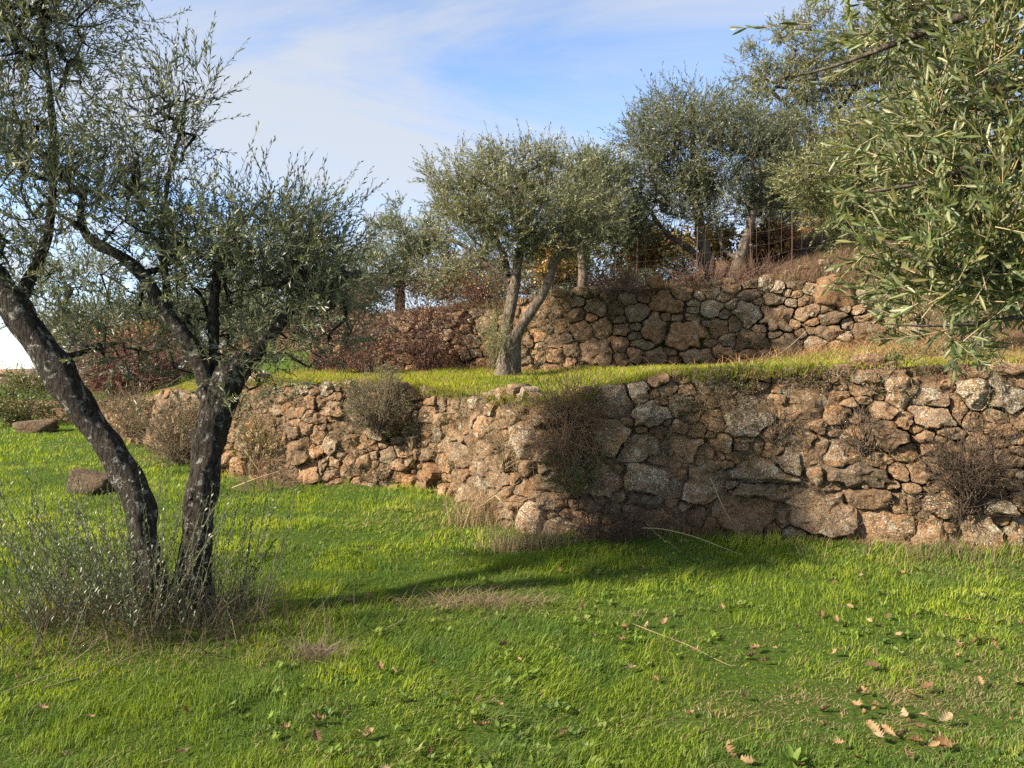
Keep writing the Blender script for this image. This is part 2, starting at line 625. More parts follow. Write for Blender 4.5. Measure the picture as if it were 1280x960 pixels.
# ------------------------------------------------------------------ dry stone walls
def rock_mesh(R, th, depth, rs, rz, seed, rough=.10):
    """R(theta) outline in wall plane -> verts (s, out, z), faces"""
    n = len(th)
    r = np.random.default_rng(seed)
    prof = [(1.0, -depth), (1.02, -depth * .45), (1.0, -.02), (.965, .40), (.90, .66), (.80, .80), (.66, .90), (.50, .96), (.33, .99), (.16, 1.0)] if n > 20 else [(1.0, -depth), (1.0, -.02), (.85, .6), (.5, .9)]
    bul = min(rs, rz) * r.uniform(.30, .6)
    V = []
    planes = [(r.uniform(0, 6.28), r.uniform(.5, 1.6), r.uniform(.12, .8)) for _ in range(5)]
    tilt = r.normal(scale=.20, size=2)
    for rho, h in prof + [(0.0, 1.0)]:
        m = n if rho > 0 else 1
        tt = th if rho > 0 else np.zeros(1)
        rr = (R if rho > 0 else np.zeros(1)) * rho
        u, v = rr * np.cos(tt), rr * np.sin(tt)
        if h <= 0:
            o = np.full(m, h * (1 if h < -.03 else 1))
        else:
            un = (u * 0 + np.cos(tt) * rho, np.sin(tt) * rho)
            o = np.full(m, h)
            for pa, sl, off in planes:
                o = np.minimum(o, off + sl * (.75 - (un[0] * math.cos(pa) + un[1] * math.sin(pa))))
            o = o * bul + tilt[0] * u + tilt[1] * v
        V.append(np.stack([u, o, v], -1))
    V = np.concatenate(V)
    sc = max(rs, rz)
    off = r.uniform(0, 100, 3)
    amp = rough * min(rs, rz) * 2
    nz = np.stack([fbm(V / sc * 2.0 + off + k * 31, 3, seed % 997 + k) for k in range(3)], -1)
    if n > 20:
        hf = .62 - 2 * abs(fbm(V * 15 + off, 4, seed % 991))
        nz = nz + np.stack([hf * .2, hf * .55, hf * .2], -1) * .03 / max(rough * min(rs, rz) * 2, .012)
    w = np.repeat([.3, .5] + [1.0] * (len(prof) - 2), n)
    V[:-1] += nz[:-1] * amp * w[:, None]
    V[-1] += nz[-1] * amp
    F4 = []
    for k in range(len(prof) - 1):
        a = k * n + np.arange(n)
        b = k * n + (np.arange(n) + 1) % n
        F4.append(np.stack([a, b, b + n, a + n], -1))
    last = (len(prof) - 1) * n
    a = last + np.arange(n)
    F3 = np.stack([a, last + (np.arange(n) + 1) % n, np.full(n, len(V) - 1)], -1)
    F3 = np.concatenate([F3, np.stack([np.zeros(n - 2, int), np.arange(2, n), np.arange(1, n - 1)], -1)])
    return V, [np.concatenate(F4), F3]


def build_wall(name, label, fn, zbot, ztop, x0, x1, manual, size_fn, gap, lich_fn, seed, batter=.12, max_parts=295, skip=None, core_off=-.06):
    R = np.random.default_rng(seed)
    xs = np.linspace(x0, x1, 1600)
    ys = fn(xs)
    S = np.concatenate([[0], np.cumsum(np.hypot(np.diff(xs), np.diff(ys)))])
    dx, dy = np.gradient(xs), np.gradient(ys)
    nx, ny = dy / np.hypot(dx, dy), -dx / np.hypot(dx, dy)
    x_of = lambda s: np.interp(s, S, xs)
    zb_of = lambda s: zbot(x_of(s), fn(x_of(s)) - .05)
    zt_of = lambda s: ztop(x_of(s)) + .10 * vnoise(np.stack([s * 2.1, s * 0], -1), seed) + .04 * vnoise(np.stack([s * 6.1, s * 0], -1), seed + 1)
    seeds = []
    for m in manual:                                  # photographed stones: pixel centre and half sizes
        px, py, rx, ry = m[:4]
        k = np.argmin(abs(xs / ys - (px - CX) / F_PX))
        for _ in range(3):
            z = pix(px, py, ys[k])[2]
            yb = ys[k] + batter * max(z - zbot(xs[k], ys[k]), 0) * .8
            k = np.argmin(abs(xs * yb / ys / yb - (px - CX) / F_PX))
            z = pix(px, py, yb)[2]
        sc = yb / F_PX
        obl = max(.7, abs(ny[k]))
        seeds.append((S[k], z, rx * sc / obl, ry * sc, m[4] if len(m) > 4 else 0.0))
    nman = len(seeds)
    for _ in range(6500):                             # the others, packed between them
        s = R.uniform(0, S[-1])
        zb, zt = zb_of(s), zt_of(s)
        z = R.uniform(zb - .02, zt - .02)
        r = size_fn(x_of(s), (z - zb) / max(zt - zb, .1)) * R.choice([.6, .85, 1, 1.3], p=[.22, .33, .3, .15])
        asp = R.uniform(1.0, 1.75)
        rs, rz = r * math.sqrt(asp), r / math.sqrt(asp)
        A = np.array(seeds)[:, :4] if seeds else np.zeros((0, 4))
        if len(A):
            d = np.hypot((A[:, 0] - s) / (A[:, 2] + rs), (A[:, 1] - z) / (A[:, 3] + rz))
            if d.min() < .74:
                continue
        seeds.append((s, z, rs, rz, R.normal(scale=.18)))
    A = np.array(seeds)
    th = np.linspace(0, 2 * np.pi, 44, endpoint=False)
    root = empty(name, (float(np.mean(xs)), float(fn(np.mean(xs))), 0), label, 'stone wall')
    loc = np.array(root.location)
    stones, rest = [], Acc()
    ts = np.linspace(.08, 1.9, 44)
    for i, (s, z, rs, rz, rot) in enumerate(A):
        near = np.where((abs(A[:, 0] - s) < 2.3 * rs + A[:, 2] * 1.5) & (abs(A[:, 1] - z) < 2.3 * rz + A[:, 3] * 1.5))[0]
        near = near[near != i]
        e = np.stack([np.cos(th) * rs, np.sin(th) * rz], -1)
        pts = e[:, None] * ts[None, :, None]
        wob = .16 * np.stack([vnoise((np.array([s, z]) + pts) * 9, seed + 3), vnoise((np.array([s, z]) + pts) * 9 + 50, seed + 4)], -1) * min(rs, rz)

        def dist(c, rr):
            q = np.array([s, z]) + pts + wob - c[:2]
            ca, sa = math.cos(c[4]), math.sin(c[4])
            a, b = abs(q[..., 0] * ca + q[..., 1] * sa) / c[2], abs(-q[..., 0] * sa + q[..., 1] * ca) / c[3]
            return (a ** 2.7 + b ** 2.7) ** (1 / 2.7)
        me_d = dist(A[i], 0)
        ok = me_d < R.uniform(1.25, 1.85)
        for jn in near:
            ok &= me_d < dist(A[jn], 0)
        za = z + pts[..., 1]
        ok &= (za < zt_of(s + pts[..., 0]) + .03)
        first_bad = np.where(ok.all(1), len(ts), np.argmin(ok, 1))
        t = ts[np.clip(first_bad - 1, 0, len(ts) - 1)]
        Rr = np.hypot(e[:, 0], e[:, 1]) * t
        tc = np.arctan2(e[:, 1], e[:, 0])
        Rr = np.maximum(Rr - gap, .018)
        Rr = .7 * Rr + .15 * np.roll(Rr, 1) + .15 * np.roll(Rr, -1)
        area = .5 * np.sum(Rr * np.roll(Rr, -1) * np.sin((np.roll(tc, -1) - tc) % (2 * np.pi)))
        if area < .0012:
            continue
        Vl, F = rock_mesh(Rr, tc, .16, Rr.mean(), min(Rr.max(), Rr.mean()), seed * 1000 + i)
        xk = x_of(s)
        k = np.searchsorted(S, s).clip(0, len(S) - 1)
        zb = zb_of(s)
        if skip and skip(xk, z):
            continue
        out = R.uniform(-.035, .045) + .05 * vnoise(np.array([[s * .9, z * .9]]), seed + 7)[0]
        # follow the wall line (position + normal per vertex) and lean back with height
        sv = np.clip(s + Vl[:, 0], 0, S[-1])
        ovr = Vl[:, 0] - (sv - s)
        bx, by = np.interp(sv, S, xs), np.interp(sv, S, ys)
        zz = z + Vl[:, 2]
        off = out + Vl[:, 1] - batter * np.maximum(zz - zb, 0)
        W = np.stack([bx + nx[k] * off + ovr, by + ny[k] * off, zz], -1)
        li = float(np.clip(lich_fn(xk, (z - zb) / 1.3) + R.normal(scale=.16), 0, 1))
        stones.append((area, W, F, (li, float(np.clip(R.normal(.50, .30), 0, 1)), float(np.clip(R.normal(.93, .17), .6, 1.3)))))
    stones.sort(key=lambda q: -q[0])
    for n_, (ar, W, F, oc) in enumerate(stones):
        if n_ < max_parts:
            c = W.mean(0)
            acc = Acc()
            acc.add(W - c, F, (.3, .2, .1))
            o = acc.build('stone', M_STONE, root, smooth=True)
            o.data.set_sharp_from_angle(angle=math.radians(30))
            o.location = c - loc
            o.color = (*oc, 1)
        else:
            rest.add(W - loc, F, (.3, .2, .1))
    # chinking: small stones wedged in the joints
    for c_ in range(420):
        s = R.uniform(0, S[-1])
        zb, zt = zb_of(s), zt_of(s)
        z = R.uniform(zb, zt)
        xk = x_of(s)
        if skip and skip(xk, z):
            continue
        k = np.searchsorted(S, s).clip(0, len(S) - 1)
        r = R.uniform(.02, .05)
        th8 = np.linspace(0, 2 * np.pi, 9, endpoint=False)
        Vl, F = rock_mesh(r * R.uniform(.7, 1.2, 9), th8, .05, r, r, seed * 777 + c_, .12)
        off = R.uniform(-.06, .01) + Vl[:, 1] - batter * max(z - zb, 0)
        rest.add(np.stack([xs[k] + Vl[:, 0] + nx[k] * off, ys[k] + ny[k] * off, z + Vl[:, 2]], -1) - loc, F, (.3, .2, .1))
    # rubble core showing between the stones
    ns, nz_ = int(S[-1] / .035), 44
    sg = np.linspace(0, S[-1], ns)
    tg = np.linspace(-.05, 1, nz_)
    SS, TT = np.meshgrid(sg, tg, indexing='ij')
    ZB, ZT = zb_of(sg)[:, None], zt_of(sg)[:, None]
    ZZ = ZB + TT * (ZT - .02 - ZB)
    q3 = np.stack([SS, ZZ], -1)
    mass = np.clip(fbm(q3 * 1.6, 3, seed + 60) * 2.2 + (.62 * TT - .62), 0, 1)
    OO = core_off + .045 * fbm(q3 * 9, 4, seed + 61) + .03 * (.5 - 2 * abs(fbm(q3 * 22, 3, seed + 62))) + .075 * mass - batter * np.maximum(ZZ - ZB, 0)
    XB, YB = np.interp(SS, S, xs), np.interp(SS, S, ys)
    NX, NY = np.interp(SS, S, nx), np.interp(SS, S, ny)
    Vc = np.stack([XB + NX * OO, YB + NY * OO, ZZ], -1)
    ii, jj = np.meshgrid(np.arange(ns - 1), np.arange(nz_ - 1), indexing='ij')
    qc = np.stack([ii * nz_ + jj, (ii + 1) * nz_ + jj, (ii + 1) * nz_ + jj + 1, ii * nz_ + jj + 1], -1).reshape(-1, 4)
    if skip:
        qc = qc[XB.reshape(-1)[qc[:, 0]] < 5.4]
    core = Acc()
    core.add(Vc.reshape(-1, 3) - loc, [qc], (.3, .2, .1))
    co = core.build('rubble_core', M_STONE, root, smooth=True)
    co.data.set_sharp_from_angle(angle=math.radians(30))
    co.color = (.6, .4, .75, 1)
    o = rest.build('small_stones', M_STONE, root, smooth=True)
    o.color = (.5, .45, .95, 1)
    tag(o, kind='stuff')
    print(name, 'stones', len(stones), 'manual', nman)
    return root


LOW = [(879, 612, 27, 20), (871, 647, 15, 13), (816, 602, 34, 20, -.1), (806, 627, 22, 10), (840, 636, 11, 12), (927, 646, 38, 26),
       (955, 593, 45, 14), (961, 612, 43, 10), (982, 650, 10, 15, .3), (989, 582, 15, 17), (1019, 597, 13, 15), (1016, 576, 9, 8),
       (1077, 595, 43, 15), (1085, 625, 31, 13), (1032, 642, 40, 32), (1107, 664, 34, 28), (1128, 629, 10, 16), (1147, 632, 9, 15),
       (1166, 674, 19, 30), (1228, 674, 36, 30), (1278, 668, 16, 26), (1188, 632, 23, 15), (1240, 634, 38, 11), (1004, 550, 15, 17),
       (1171, 522, 22, 14), (1224, 492, 19, 17), (1263, 492, 19, 22), (1169, 499, 19, 11), (1203, 512, 9, 17), (1266, 460, 18, 11),
       (1126, 490, 10, 19), (1055, 571, 17, 15), (890, 584, 10, 8), (898, 592, 6, 5), (751, 602, 25, 22), (773, 589, 8, 6),
       (760, 545, 32, 24), (800, 560, 30, 18), (850, 560, 28, 16), (765, 505, 28, 20), (810, 520, 26, 17), (890, 480, 22, 16),
       (644, 549, 24, 20), (659, 514, 20, 20), (593, 534, 12, 14), (659, 650, 17, 22), (685, 628, 17, 10), (930, 530, 24, 20),
       (1110, 545, 26, 20), (372, 562, 15, 17), (385, 592, 17, 15), (402, 580, 9, 14), (365, 542, 10, 11), (393, 545, 9, 14),
       (570, 570, 22, 18), (530, 590, 20, 16), (610, 590, 18, 20)]
UP = [(819, 412, 17, 21, -.3), (859, 418, 29, 21), (748, 442, 20, 20), (726, 414, 15, 13), (752, 409, 12, 13), (769, 388, 12, 12), (748, 384, 12, 12),
      (714, 438, 9, 9), (688, 426, 13, 9), (692, 447, 13, 11), (687, 390, 12, 10), (698, 406, 13, 9), (713, 454, 7, 7), (774, 429, 11, 10),
      (833, 378, 21, 12, -.2), (870, 447, 20, 12), (819, 447, 17, 12), (899, 410, 13, 13), (936, 392, 17, 16, .5), (939, 426, 21, 13), (971, 397, 20, 21),
      (984, 431, 19, 15), (1037, 399, 15, 10), (1008, 391, 20, 9, .5), (1030, 414, 28, 9), (1085, 417, 22, 17), (1060, 407, 8, 8)]


def low_size(x, h):
    b = .085 if x > .5 else (.095 if x > -1 else .10)
    if x < -3:
        b = .125
    return b * (1.12 - .3 * h)


build_wall('dry_stone_wall', 'long lichen-crusted dry stone wall holding the lower grass terrace', f_low, lambda x, y: z_lower(x, y) - .05, zt_low,
           -9.0, 5.6, LOW, low_size, .005, lambda x, h: (.55 + .42 * h) if x > -.8 else .42 + .3 * h, 21)
build_wall('dry_stone_wall', 'upper reddish boulder wall behind the olive with two pale stems', g_up, lambda x, y: z_mid(x, y) - .05, zt_up,
           -3.2, 6.4, UP, lambda x, h: .15 * (1.1 - .35 * h), .007, lambda x, h: .3 + .35 * h + (.3 if x > 2.6 else 0), 22, batter=.22,
           skip=lambda x, z: x > 5.4, core_off=-.075)


def boulder(name, px, py, y, r, label, sq=(1, .8, .75), seed=1, oc=(.2, .6, 1), rot=0.0, sink=.2, zset=None):
    """free-standing rock"""
    n_t, n_p = 40, 24
    r_ = np.random.default_rng(seed)
    t, p = np.linspace(0, 2 * np.pi, n_t, endpoint=False), np.linspace(0, np.pi, n_p)[1:-1]
    D = np.concatenate([np.array([[0, 0, 1.]]), np.stack([np.sin(p)[:, None] * np.cos(t), np.sin(p)[:, None] * np.sin(t), np.cos(p)[:, None] * np.ones(n_t)], -1).reshape(-1, 3), np.array([[0, 0, -1.]])])
    R = np.ones(len(D))
    for _ in range(11):
        nrm = unit(r_.normal(size=3))
        c = D @ nrm
        R = np.minimum(R, np.where(c > .05, r_.uniform(.58, .9) / np.maximum(c, .05), 9))
    for ax in range(3):
        for sg_ in (-1, 1):
            nrm = np.zeros(3)
            nrm[ax] = sg_
            nrm = unit(nrm + r_.normal(scale=.16, size=3))
            c = D @ nrm
            R = np.minimum(R, np.where(c > .05, r_.uniform(.55, .72) / np.maximum(c, .05), 9))
    V = D * R[:, None] * 1.25
    V += .16 * np.stack([fbm(V * 2 + seed * 7 + k * 20, 4, seed + k) for k in range(3)], -1)
    V *= 1 + .10 * (.5 - abs(fbm(V * 4 + seed, 4, seed + 9)) * 2)[:, None]
    V = V * np.array(sq) * r
    ca, sa = math.cos(rot), math.sin(rot)
    V = V @ np.array([[ca, sa, 0], [-sa, ca, 0], [0, 0, 1]])
    m = len(p)
    F4 = []
    for k in range(m - 1):
        a = 1 + k * n_t + np.arange(n_t)
        b = 1 + k * n_t + (np.arange(n_t) + 1) % n_t
        F4.append(np.stack([a, a + n_t, b + n_t, b], -1))
    k = np.arange(n_t)
    F3 = np.concatenate([np.stack([0 * k, 1 + k, 1 + (k + 1) % n_t], -1), np.stack([0 * k + len(V) - 1, 1 + (m - 1) * n_t + (k + 1) % n_t, 1 + (m - 1) * n_t + k], -1)])
    c = pix(px, py, y)
    if zset is None:
        c[2] = float(ground_z(c[0], c[1])) + r * sq[2] * (1 - sink)
    acc = Acc()
    acc.add(V, [np.concatenate(F4), F3], (.3, .2, .1))
    o = acc.build(name, M_STONE, smooth=True)
    o.location = c
    o.color = (*oc, 1)
    return tag(o, label, 'boulder')


boulder('boulder', 1042, 367, 11.2, .27, 'square orange boulder perched on top of the upper wall', (1, .9, 1.0), 3, (.5, .75, .85), zset=1)
boulder('boulder', 819, 352, 11.7, .14, 'small tan boulder sitting on the upper wall above the heart-shaped stone', (1.1, .8, .8), 4, (.2, .8, 1.1), zset=1)
boulder('boulder', 1060, 347, 11.6, .16, 'flat grey rock lying behind the square orange boulder', (1.2, .8, .6), 6, (.7, .1, 1.0), zset=1)
boulder('boulder', 115, 590, 9.4, .26, 'dark mossy rock in the grass behind the leaning olive trunk', (1.2, .8, .75), 8, (.3, .0, .5), sink=.5)
boulder('boulder', 48, 532, 17.0, .3, 'dark slanting rock at the foot of the far earth bank', (1.6, .8, .55), 12, (.2, .1, .6), sink=.4)
boulder('boulder', 130, 478, 17.0, .5, 'grey flat rock under the purple bramble bush', (1.9, .8, .4), 13, (.5, .1, .7), zset=1)
for i_, (px, py, r) in enumerate([(893, 352, .08), (1003, 338, .07), (960, 345, .09), (985, 318, .06), (1030, 316, .08), (846, 347, .07), (910, 372, .10), (700, 362, .11), (728, 360, .11), (742, 358, .10), (775, 362, .10)]):
    tag(boulder('loose_stone', px, py, 12.0 if py < 350 else 11.75, r, 'x', (1.2, .9, .7), 30 + i_, (.5, .3, 1.1), sink=.35),
        ('rounded stone lying in the dry brush above the upper wall' if r < .085 else 'larger stone resting on the upper wall top beside the slim olive' if px < 790 else 'larger stone half sunk in the slope above the upper wall'), 'stone', 'loose stones on the slope')


# ------------------------------------------------------------------ trees
OLIVE = [(.080, .100, .055), (.125, .150, .082), (.215, .235, .165), (.17, .18, .085)]


def limb(pts):
    """(pixel x, pixel y, distance, half width in pixels) -> polyline with radii, densified"""
    P = np.array([pix(a, b, y) for a, b, y, r in pts])
    R = np.array([r * y / F_PX for a, b, y, r in pts])
    d = np.concatenate([[0], np.cumsum(np.linalg.norm(np.diff(P, axis=0), axis=1))])
    n = max(6, int(d[-1] / .05))
    t = np.linspace(0, d[-1], n)
    Q = np.stack([np.interp(t, d, P[:, k]) for k in range(3)], -1)
    for _ in range(4):
        Q[1:-1] = .5 * Q[1:-1] + .25 * (Q[2:] + Q[:-2])
    return Q, np.interp(t, d, R)


def blob(px, py, y, rx, ry, ryd, w=1.0):
    c = pix(px, py, y)
    return (*c, rx * y / F_PX, ryd, ry * y / F_PX, w)


def build_tree(name, label, base, limbs, blobs, n_t, shoot_n, K, ll, lw, seed, cols=OLIVE, wts=(5, 5, 2.5, 1), shoot_len=(.14, .32), bark=None,
               trunk_sides=14, attach_from=.35, gapth=-.12, gapscale=2.2, up=.55, fine=False, branch_cap=.03, group=None, trunk_rough=.28, twig_k=.0034, bend=.25, bias=(0, 0, 0), stick_col=(.13, .12, .085)):
    global rng
    keep_rng, rng = rng, np.random.default_rng(seed)
    bark = bark or M_BARK2
    root = empty(name, base, label, 'olive tree', group)
    loc = np.array(base)
    ta, ba, la, sa = Acc(), Acc(), Acc(), Acc()
    N, par, wt, cap = [], [], [], []
    for li, (Q, R) in enumerate(limbs):
        tube(ta, Q - loc, R, trunk_sides if R.max() > .03 else 7, (.1, .1, .1), trunk_rough, seed + li)
        k0 = int(len(Q) * (attach_from if li < 3 else .2))
        for k in range(k0, len(Q)):
            N.append(Q[k]); par.append(-1); cap.append(min(R[k] * .55, branch_cap))
    B = np.array(blobs)
    T = []
    pw = B[:, 6] * B[:, 3] * B[:, 5] * 1.0
    pw = pw / pw.sum()
    tries = 0
    while len(T) < n_t and tries < n_t * 40:
        tries += 1
        b = B[rng.choice(len(B), p=pw)]
        d = unit(rng.normal(size=3)) * rng.uniform(.25, 1) ** .5
        p = b[:3] + d * b[3:6]
        if fbm((p * gapscale)[None], 2, seed)[0] < gapth:
            continue
        T.append((p, unit(p - b[:3] - np.array([0, 0, .1]))))
    TP = np.array([t[0] for t in T])
    N0 = np.array(N)
    dmin = np.array([np.linalg.norm(N0 - p, axis=1).min() for p in TP])
    order = np.argsort(dmin)
    buf = np.zeros((len(N0) + n_t * 30, 3))
    buf[:len(N0)] = N0
    cnt = len(N0)
    par = list(par)
    weight = np.zeros(len(buf))
    paths = []
    for oi in order:
        p = TP[oi]
        d = np.linalg.norm(buf[:cnt] - p, axis=1)
        j = int(np.argmin(d + .0 * d))
        D = d[j]
        m = int(np.clip(D / .09, 2, 14))
        a = buf[j]
        mid = (a + p) / 2 + rng.normal(scale=.10, size=3) * D + np.array([0, 0, -.08 * D])
        tt = np.linspace(0, 1, m + 1)[1:, None]
        path = (1 - tt) ** 2 * a + 2 * tt * (1 - tt) * mid + tt ** 2 * p
        idx = [j]
        for q_ in path:
            if cnt < len(buf):
                buf[cnt] = q_
                par.append(idx[-1])
                idx.append(cnt)
                cnt += 1
        paths.append(idx)
        k = idx[-1]
        while k >= 0 and k < len(par):
            weight[k] += 1
            k = par[k]
    nb = len(N0)
    for idx in paths:
        r = twig_k * np.sqrt(np.maximum(weight[idx], 1))
        if idx[0] < nb:
            r[0] = r[1] * 1.15
        r = np.minimum(r, branch_cap)
        r[-1] *= .6
        tube(ba, buf[idx] - loc, r, 5, (.1, .1, .1))
    # leafy shoots
    out = np.array([t[1] for t in T])
    bse = np.repeat(TP, shoot_n, 0)
    od = np.repeat(out, shoot_n, 0)
    M = len(bse)
    dirs = od * .6 + np.array([0, 0, up]) + np.array(bias) + rng.normal(scale=.62, size=(M, 3))
    bse = bse + rng.normal(scale=.05, size=(M, 3))
    shoots(la, sa, bse - loc, dirs, rng.uniform(*shoot_len, M), K, ll, lw, cols, wts, bend=bend, stick_r=.0022 if not fine else .0018, stick_col=stick_col, fine=fine)
    ta.build('trunk', bark, root, smooth=True)
    tag(ba.build('branches', bark, root, smooth=True), kind='stuff')
    cr = la.build('crown', M_LEAF, root)
    tag(sa.build('twigs', M_TWIG, cr), kind='stuff')
    rng = keep_rng
    return root


# the leaning two-stemmed olive in front
b0 = pix(215, 775, 4.8)
b0[2] = float(ground_z(b0[0], b0[1]))
t_front = build_tree(
    'olive_tree', 'gnarled dark olive with two forking trunks spotted with lichen, one leaning hard', b0,
    [limb([(196, 812, 4.75, 39.7), (194, 775, 4.75, 28.0), (186, 700, 4.75, 17.8), (172, 620, 4.78, 17.1), (137, 555, 4.8, 17.8), (97, 505, 4.8, 18.5), (45, 425, 4.8, 17.8), (0, 360, 4.8, 15.8), (-70, 270, 4.8, 13.5), (-120, 150, 4.8, 10.7), (-130, 20, 4.8, 7.1)]),
     limb([(238, 812, 4.85, 39.7), (241, 775, 4.85, 29.0), (243, 700, 4.85, 19.3), (249, 630, 4.85, 18.5), (258, 575, 4.85, 19.3), (268, 520, 4.86, 20.6), (282, 472, 4.88, 19.3), (290, 457, 4.88, 14.2)]),
     limb([(266, 520, 4.85, 12.2), (255, 465, 4.85, 10.7), (235, 425, 4.88, 9.3), (205, 390, 4.9, 8.6), (182, 345, 4.9, 7.5), (150, 318, 4.92, 6.4), (108, 300, 4.95, 5.7), (98, 275, 4.95, 4.3), (105, 235, 4.95, 2.8)]),
     limb([(186, 755, 4.72, 13.6), (165, 795, 4.62, 11.7), (140, 818, 4.5, 7.2)]), limb([(205, 760, 4.7, 13.6), (212, 805, 4.6, 10.8), (214, 830, 4.45, 6.4)]),
     limb([(252, 755, 4.8, 14.4), (268, 790, 4.72, 11.7), (292, 808, 4.62, 6.4)]), limb([(235, 765, 4.75, 12.6), (240, 812, 4.62, 9.0), (250, 832, 4.5, 5.4)]),
     limb([(285, 480, 4.87, 17), (300, 455, 4.86, 15), (312, 448, 4.85, 10)]),
     limb([(300, 470, 4.9, 9), (340, 420, 5.0, 7), (370, 375, 5.1, 6), (420, 345, 5.2, 5), (450, 340, 5.3, 3)]),
     limb([(275, 490, 4.9, 10), (265, 420, 5.0, 7), (270, 340, 5.1, 5), (295, 285, 5.2, 2.5), (335, 245, 5.2, 1)]),
     limb([(20, 385, 4.8, 8), (60, 300, 5.0, 6), (70, 200, 5.1, 4), (60, 90, 5.1, 3), (50, 10, 5.1, 2)]),
     limb([(215, 400, 4.9, 6), (200, 300, 5.0, 4), (210, 220, 5.0, 3), (230, 150, 5.0, 2)])],
    [blob(40, 110, 5.0, 85, 120, .65), blob(60, 270, 5.0, 110, 90, .7), blob(-90, 130, 4.9, 120, 190, .9, .8), blob(200, 190, 5.0, 70, 75, .5, .8),
     blob(160, 300, 5.1, 120, 80, .7), blob(300, 330, 5.1, 100, 85, .6, 1.3), blob(340, 290, 5.1, 60, 60, .5, 1.0), blob(370, 390, 5.0, 65, 70, .5, 1.0), blob(300, 420, 4.95, 70, 50, .45, .8),
     blob(120, 400, 5.2, 110, 60, .6, .9), blob(410, 310, 5.2, 40, 50, .35, .6), blob(60, -60, 5.0, 110, 100, .7, .6), blob(250, 400, 5.1, 60, 70, .5, .9), blob(20, 20, 5.0, 45, 60, .4, .7), blob(390, 410, 5.0, 50, 50, .4, 1.6), blob(400, 340, 5.1, 45, 50, .4, 1.2), blob(310, 470, 4.8, 40, 30, .3, .6), blob(325, 525, 4.75, 30, 14, .2, .3), blob(60, 350, 5.2, 90, 60, .6, .9), blob(180, 420, 5.2, 70, 50, .5, .8), blob(240, 150, 5.0, 50, 50, .35, .6), blob(12, 405, 5.2, 34, 26, .3, .6)],
    1150, 3, 20, .056, .0098, 101, bark=M_BARK, wts=(5, 5, 3.2, .8), gapth=-.06, attach_from=.5, trunk_sides=26, shoot_len=(.16, .50), up=.75, trunk_rough=.5, branch_cap=.018)

# the olive on the lower terrace
b1 = pix(636, 466, 10.5)
b1[2] = float(ground_z(b1[0], b1[1]))
build_tree(
    'olive_tree', 'round-headed olive on the grass terrace with two pale bare stems', b1,
    [limb([(630, 470, 10.5, 13), (632, 440, 10.5, 9), (633, 405, 10.5, 8), (641, 370, 10.5, 7.5), (646, 335, 10.5, 6.5), (652, 305, 10.5, 5), (660, 270, 10.5, 3.5)]),
     limb([(640, 470, 10.52, 11), (642, 425, 10.45, 8), (656, 400, 10.4, 7), (676, 372, 10.4, 6), (688, 348, 10.4, 5.5), (694, 325, 10.4, 4), (715, 310, 10.4, 3), (740, 285, 10.4, 2)]),
     limb([(636, 352, 10.5, 5), (620, 338, 10.5, 4), (605, 328, 10.5, 3.2), (585, 310, 10.5, 2.5), (565, 300, 10.5, 2)]),
     limb([(634, 345, 10.5, 5), (630, 320, 10.6, 4), (615, 285, 10.6, 3), (600, 250, 10.6, 2)])],
    [blob(640, 255, 10.5, 95, 62, .95), blob(575, 290, 10.5, 48, 48, .7), blob(700, 265, 10.5, 80, 62, .8), blob(650, 215, 10.5, 65, 35, .6), blob(570, 225, 10.5, 35, 30, .45, .7),
     blob(545, 335, 10.4, 18, 26, .3, .6), blob(740, 290, 10.5, 45, 40, .5, .8), blob(610, 315, 10.4, 60, 30, .5, .7)],
    900, 4, 14, .064, .0125, 202, wts=(4, 6, 3, 2.2), gapth=-.06, gapscale=2.6, shoot_len=(.16, .40), cols=[(.095, .112, .056), (.155, .172, .082), (.25, .255, .165), (.235, .215, .095)], twig_k=.0032)

# three olives on the upper terrace
def up_base(px, py, y):
    b = pix(px, py, y)
    b[2] = float(ground_z(b[0], b[1]))
    return b


build_tree(
    'olive_tree', 'tall dark olive on the upper slope with a leaning pale trunk behind the wire fence', up_base(885, 350, 12.9),
    [limb([(893, 352, 12.9, 10), (884, 325, 12.9, 8), (876, 295, 12.9, 7), (872, 265, 12.9, 6), (868, 225, 12.9, 4), (866, 180, 12.9, 3), (862, 140, 12.9, 2)]),
     limb([(917, 358, 12.6, 8), (920, 335, 12.6, 7), (930, 310, 12.6, 6), (937, 285, 12.6, 5), (945, 250, 12.7, 4), (940, 200, 12.8, 2.5)]),
     limb([(884, 330, 12.9, 5), (860, 310, 13, 4), (830, 290, 13, 3), (810, 260, 13, 2)]),
     limb([(925, 325, 12.6, 3), (905, 315, 12.7, 2.5), (895, 290, 12.8, 2)])],
    [blob(865, 185, 12.9, 70, 60, 1.0), blob(920, 215, 12.9, 65, 65, 1.0), blob(830, 240, 12.9, 55, 50, .8), blob(880, 255, 12.9, 85, 40, .9), blob(815, 175, 12.9, 35, 35, .5, .7),
     blob(960, 240, 13, 45, 50, .8, .9), blob(870, 135, 12.9, 35, 25, .4, .6), blob(800, 280, 12.9, 35, 30, .5, .7), blob(950, 170, 13.2, 40, 45, .6, .8), blob(985, 205, 13.2, 35, 55, .7, .9), blob(840, 150, 12.9, 40, 40, .5, .8)],
    1350, 4, 13, .070, .015, 303, wts=(7, 5, 1.5, .8), gapth=-.08, gapscale=1.9, shoot_len=(.18, .46), cols=[(.080, .098, .055), (.13, .15, .085), (.225, .24, .17), (.18, .18, .09)])
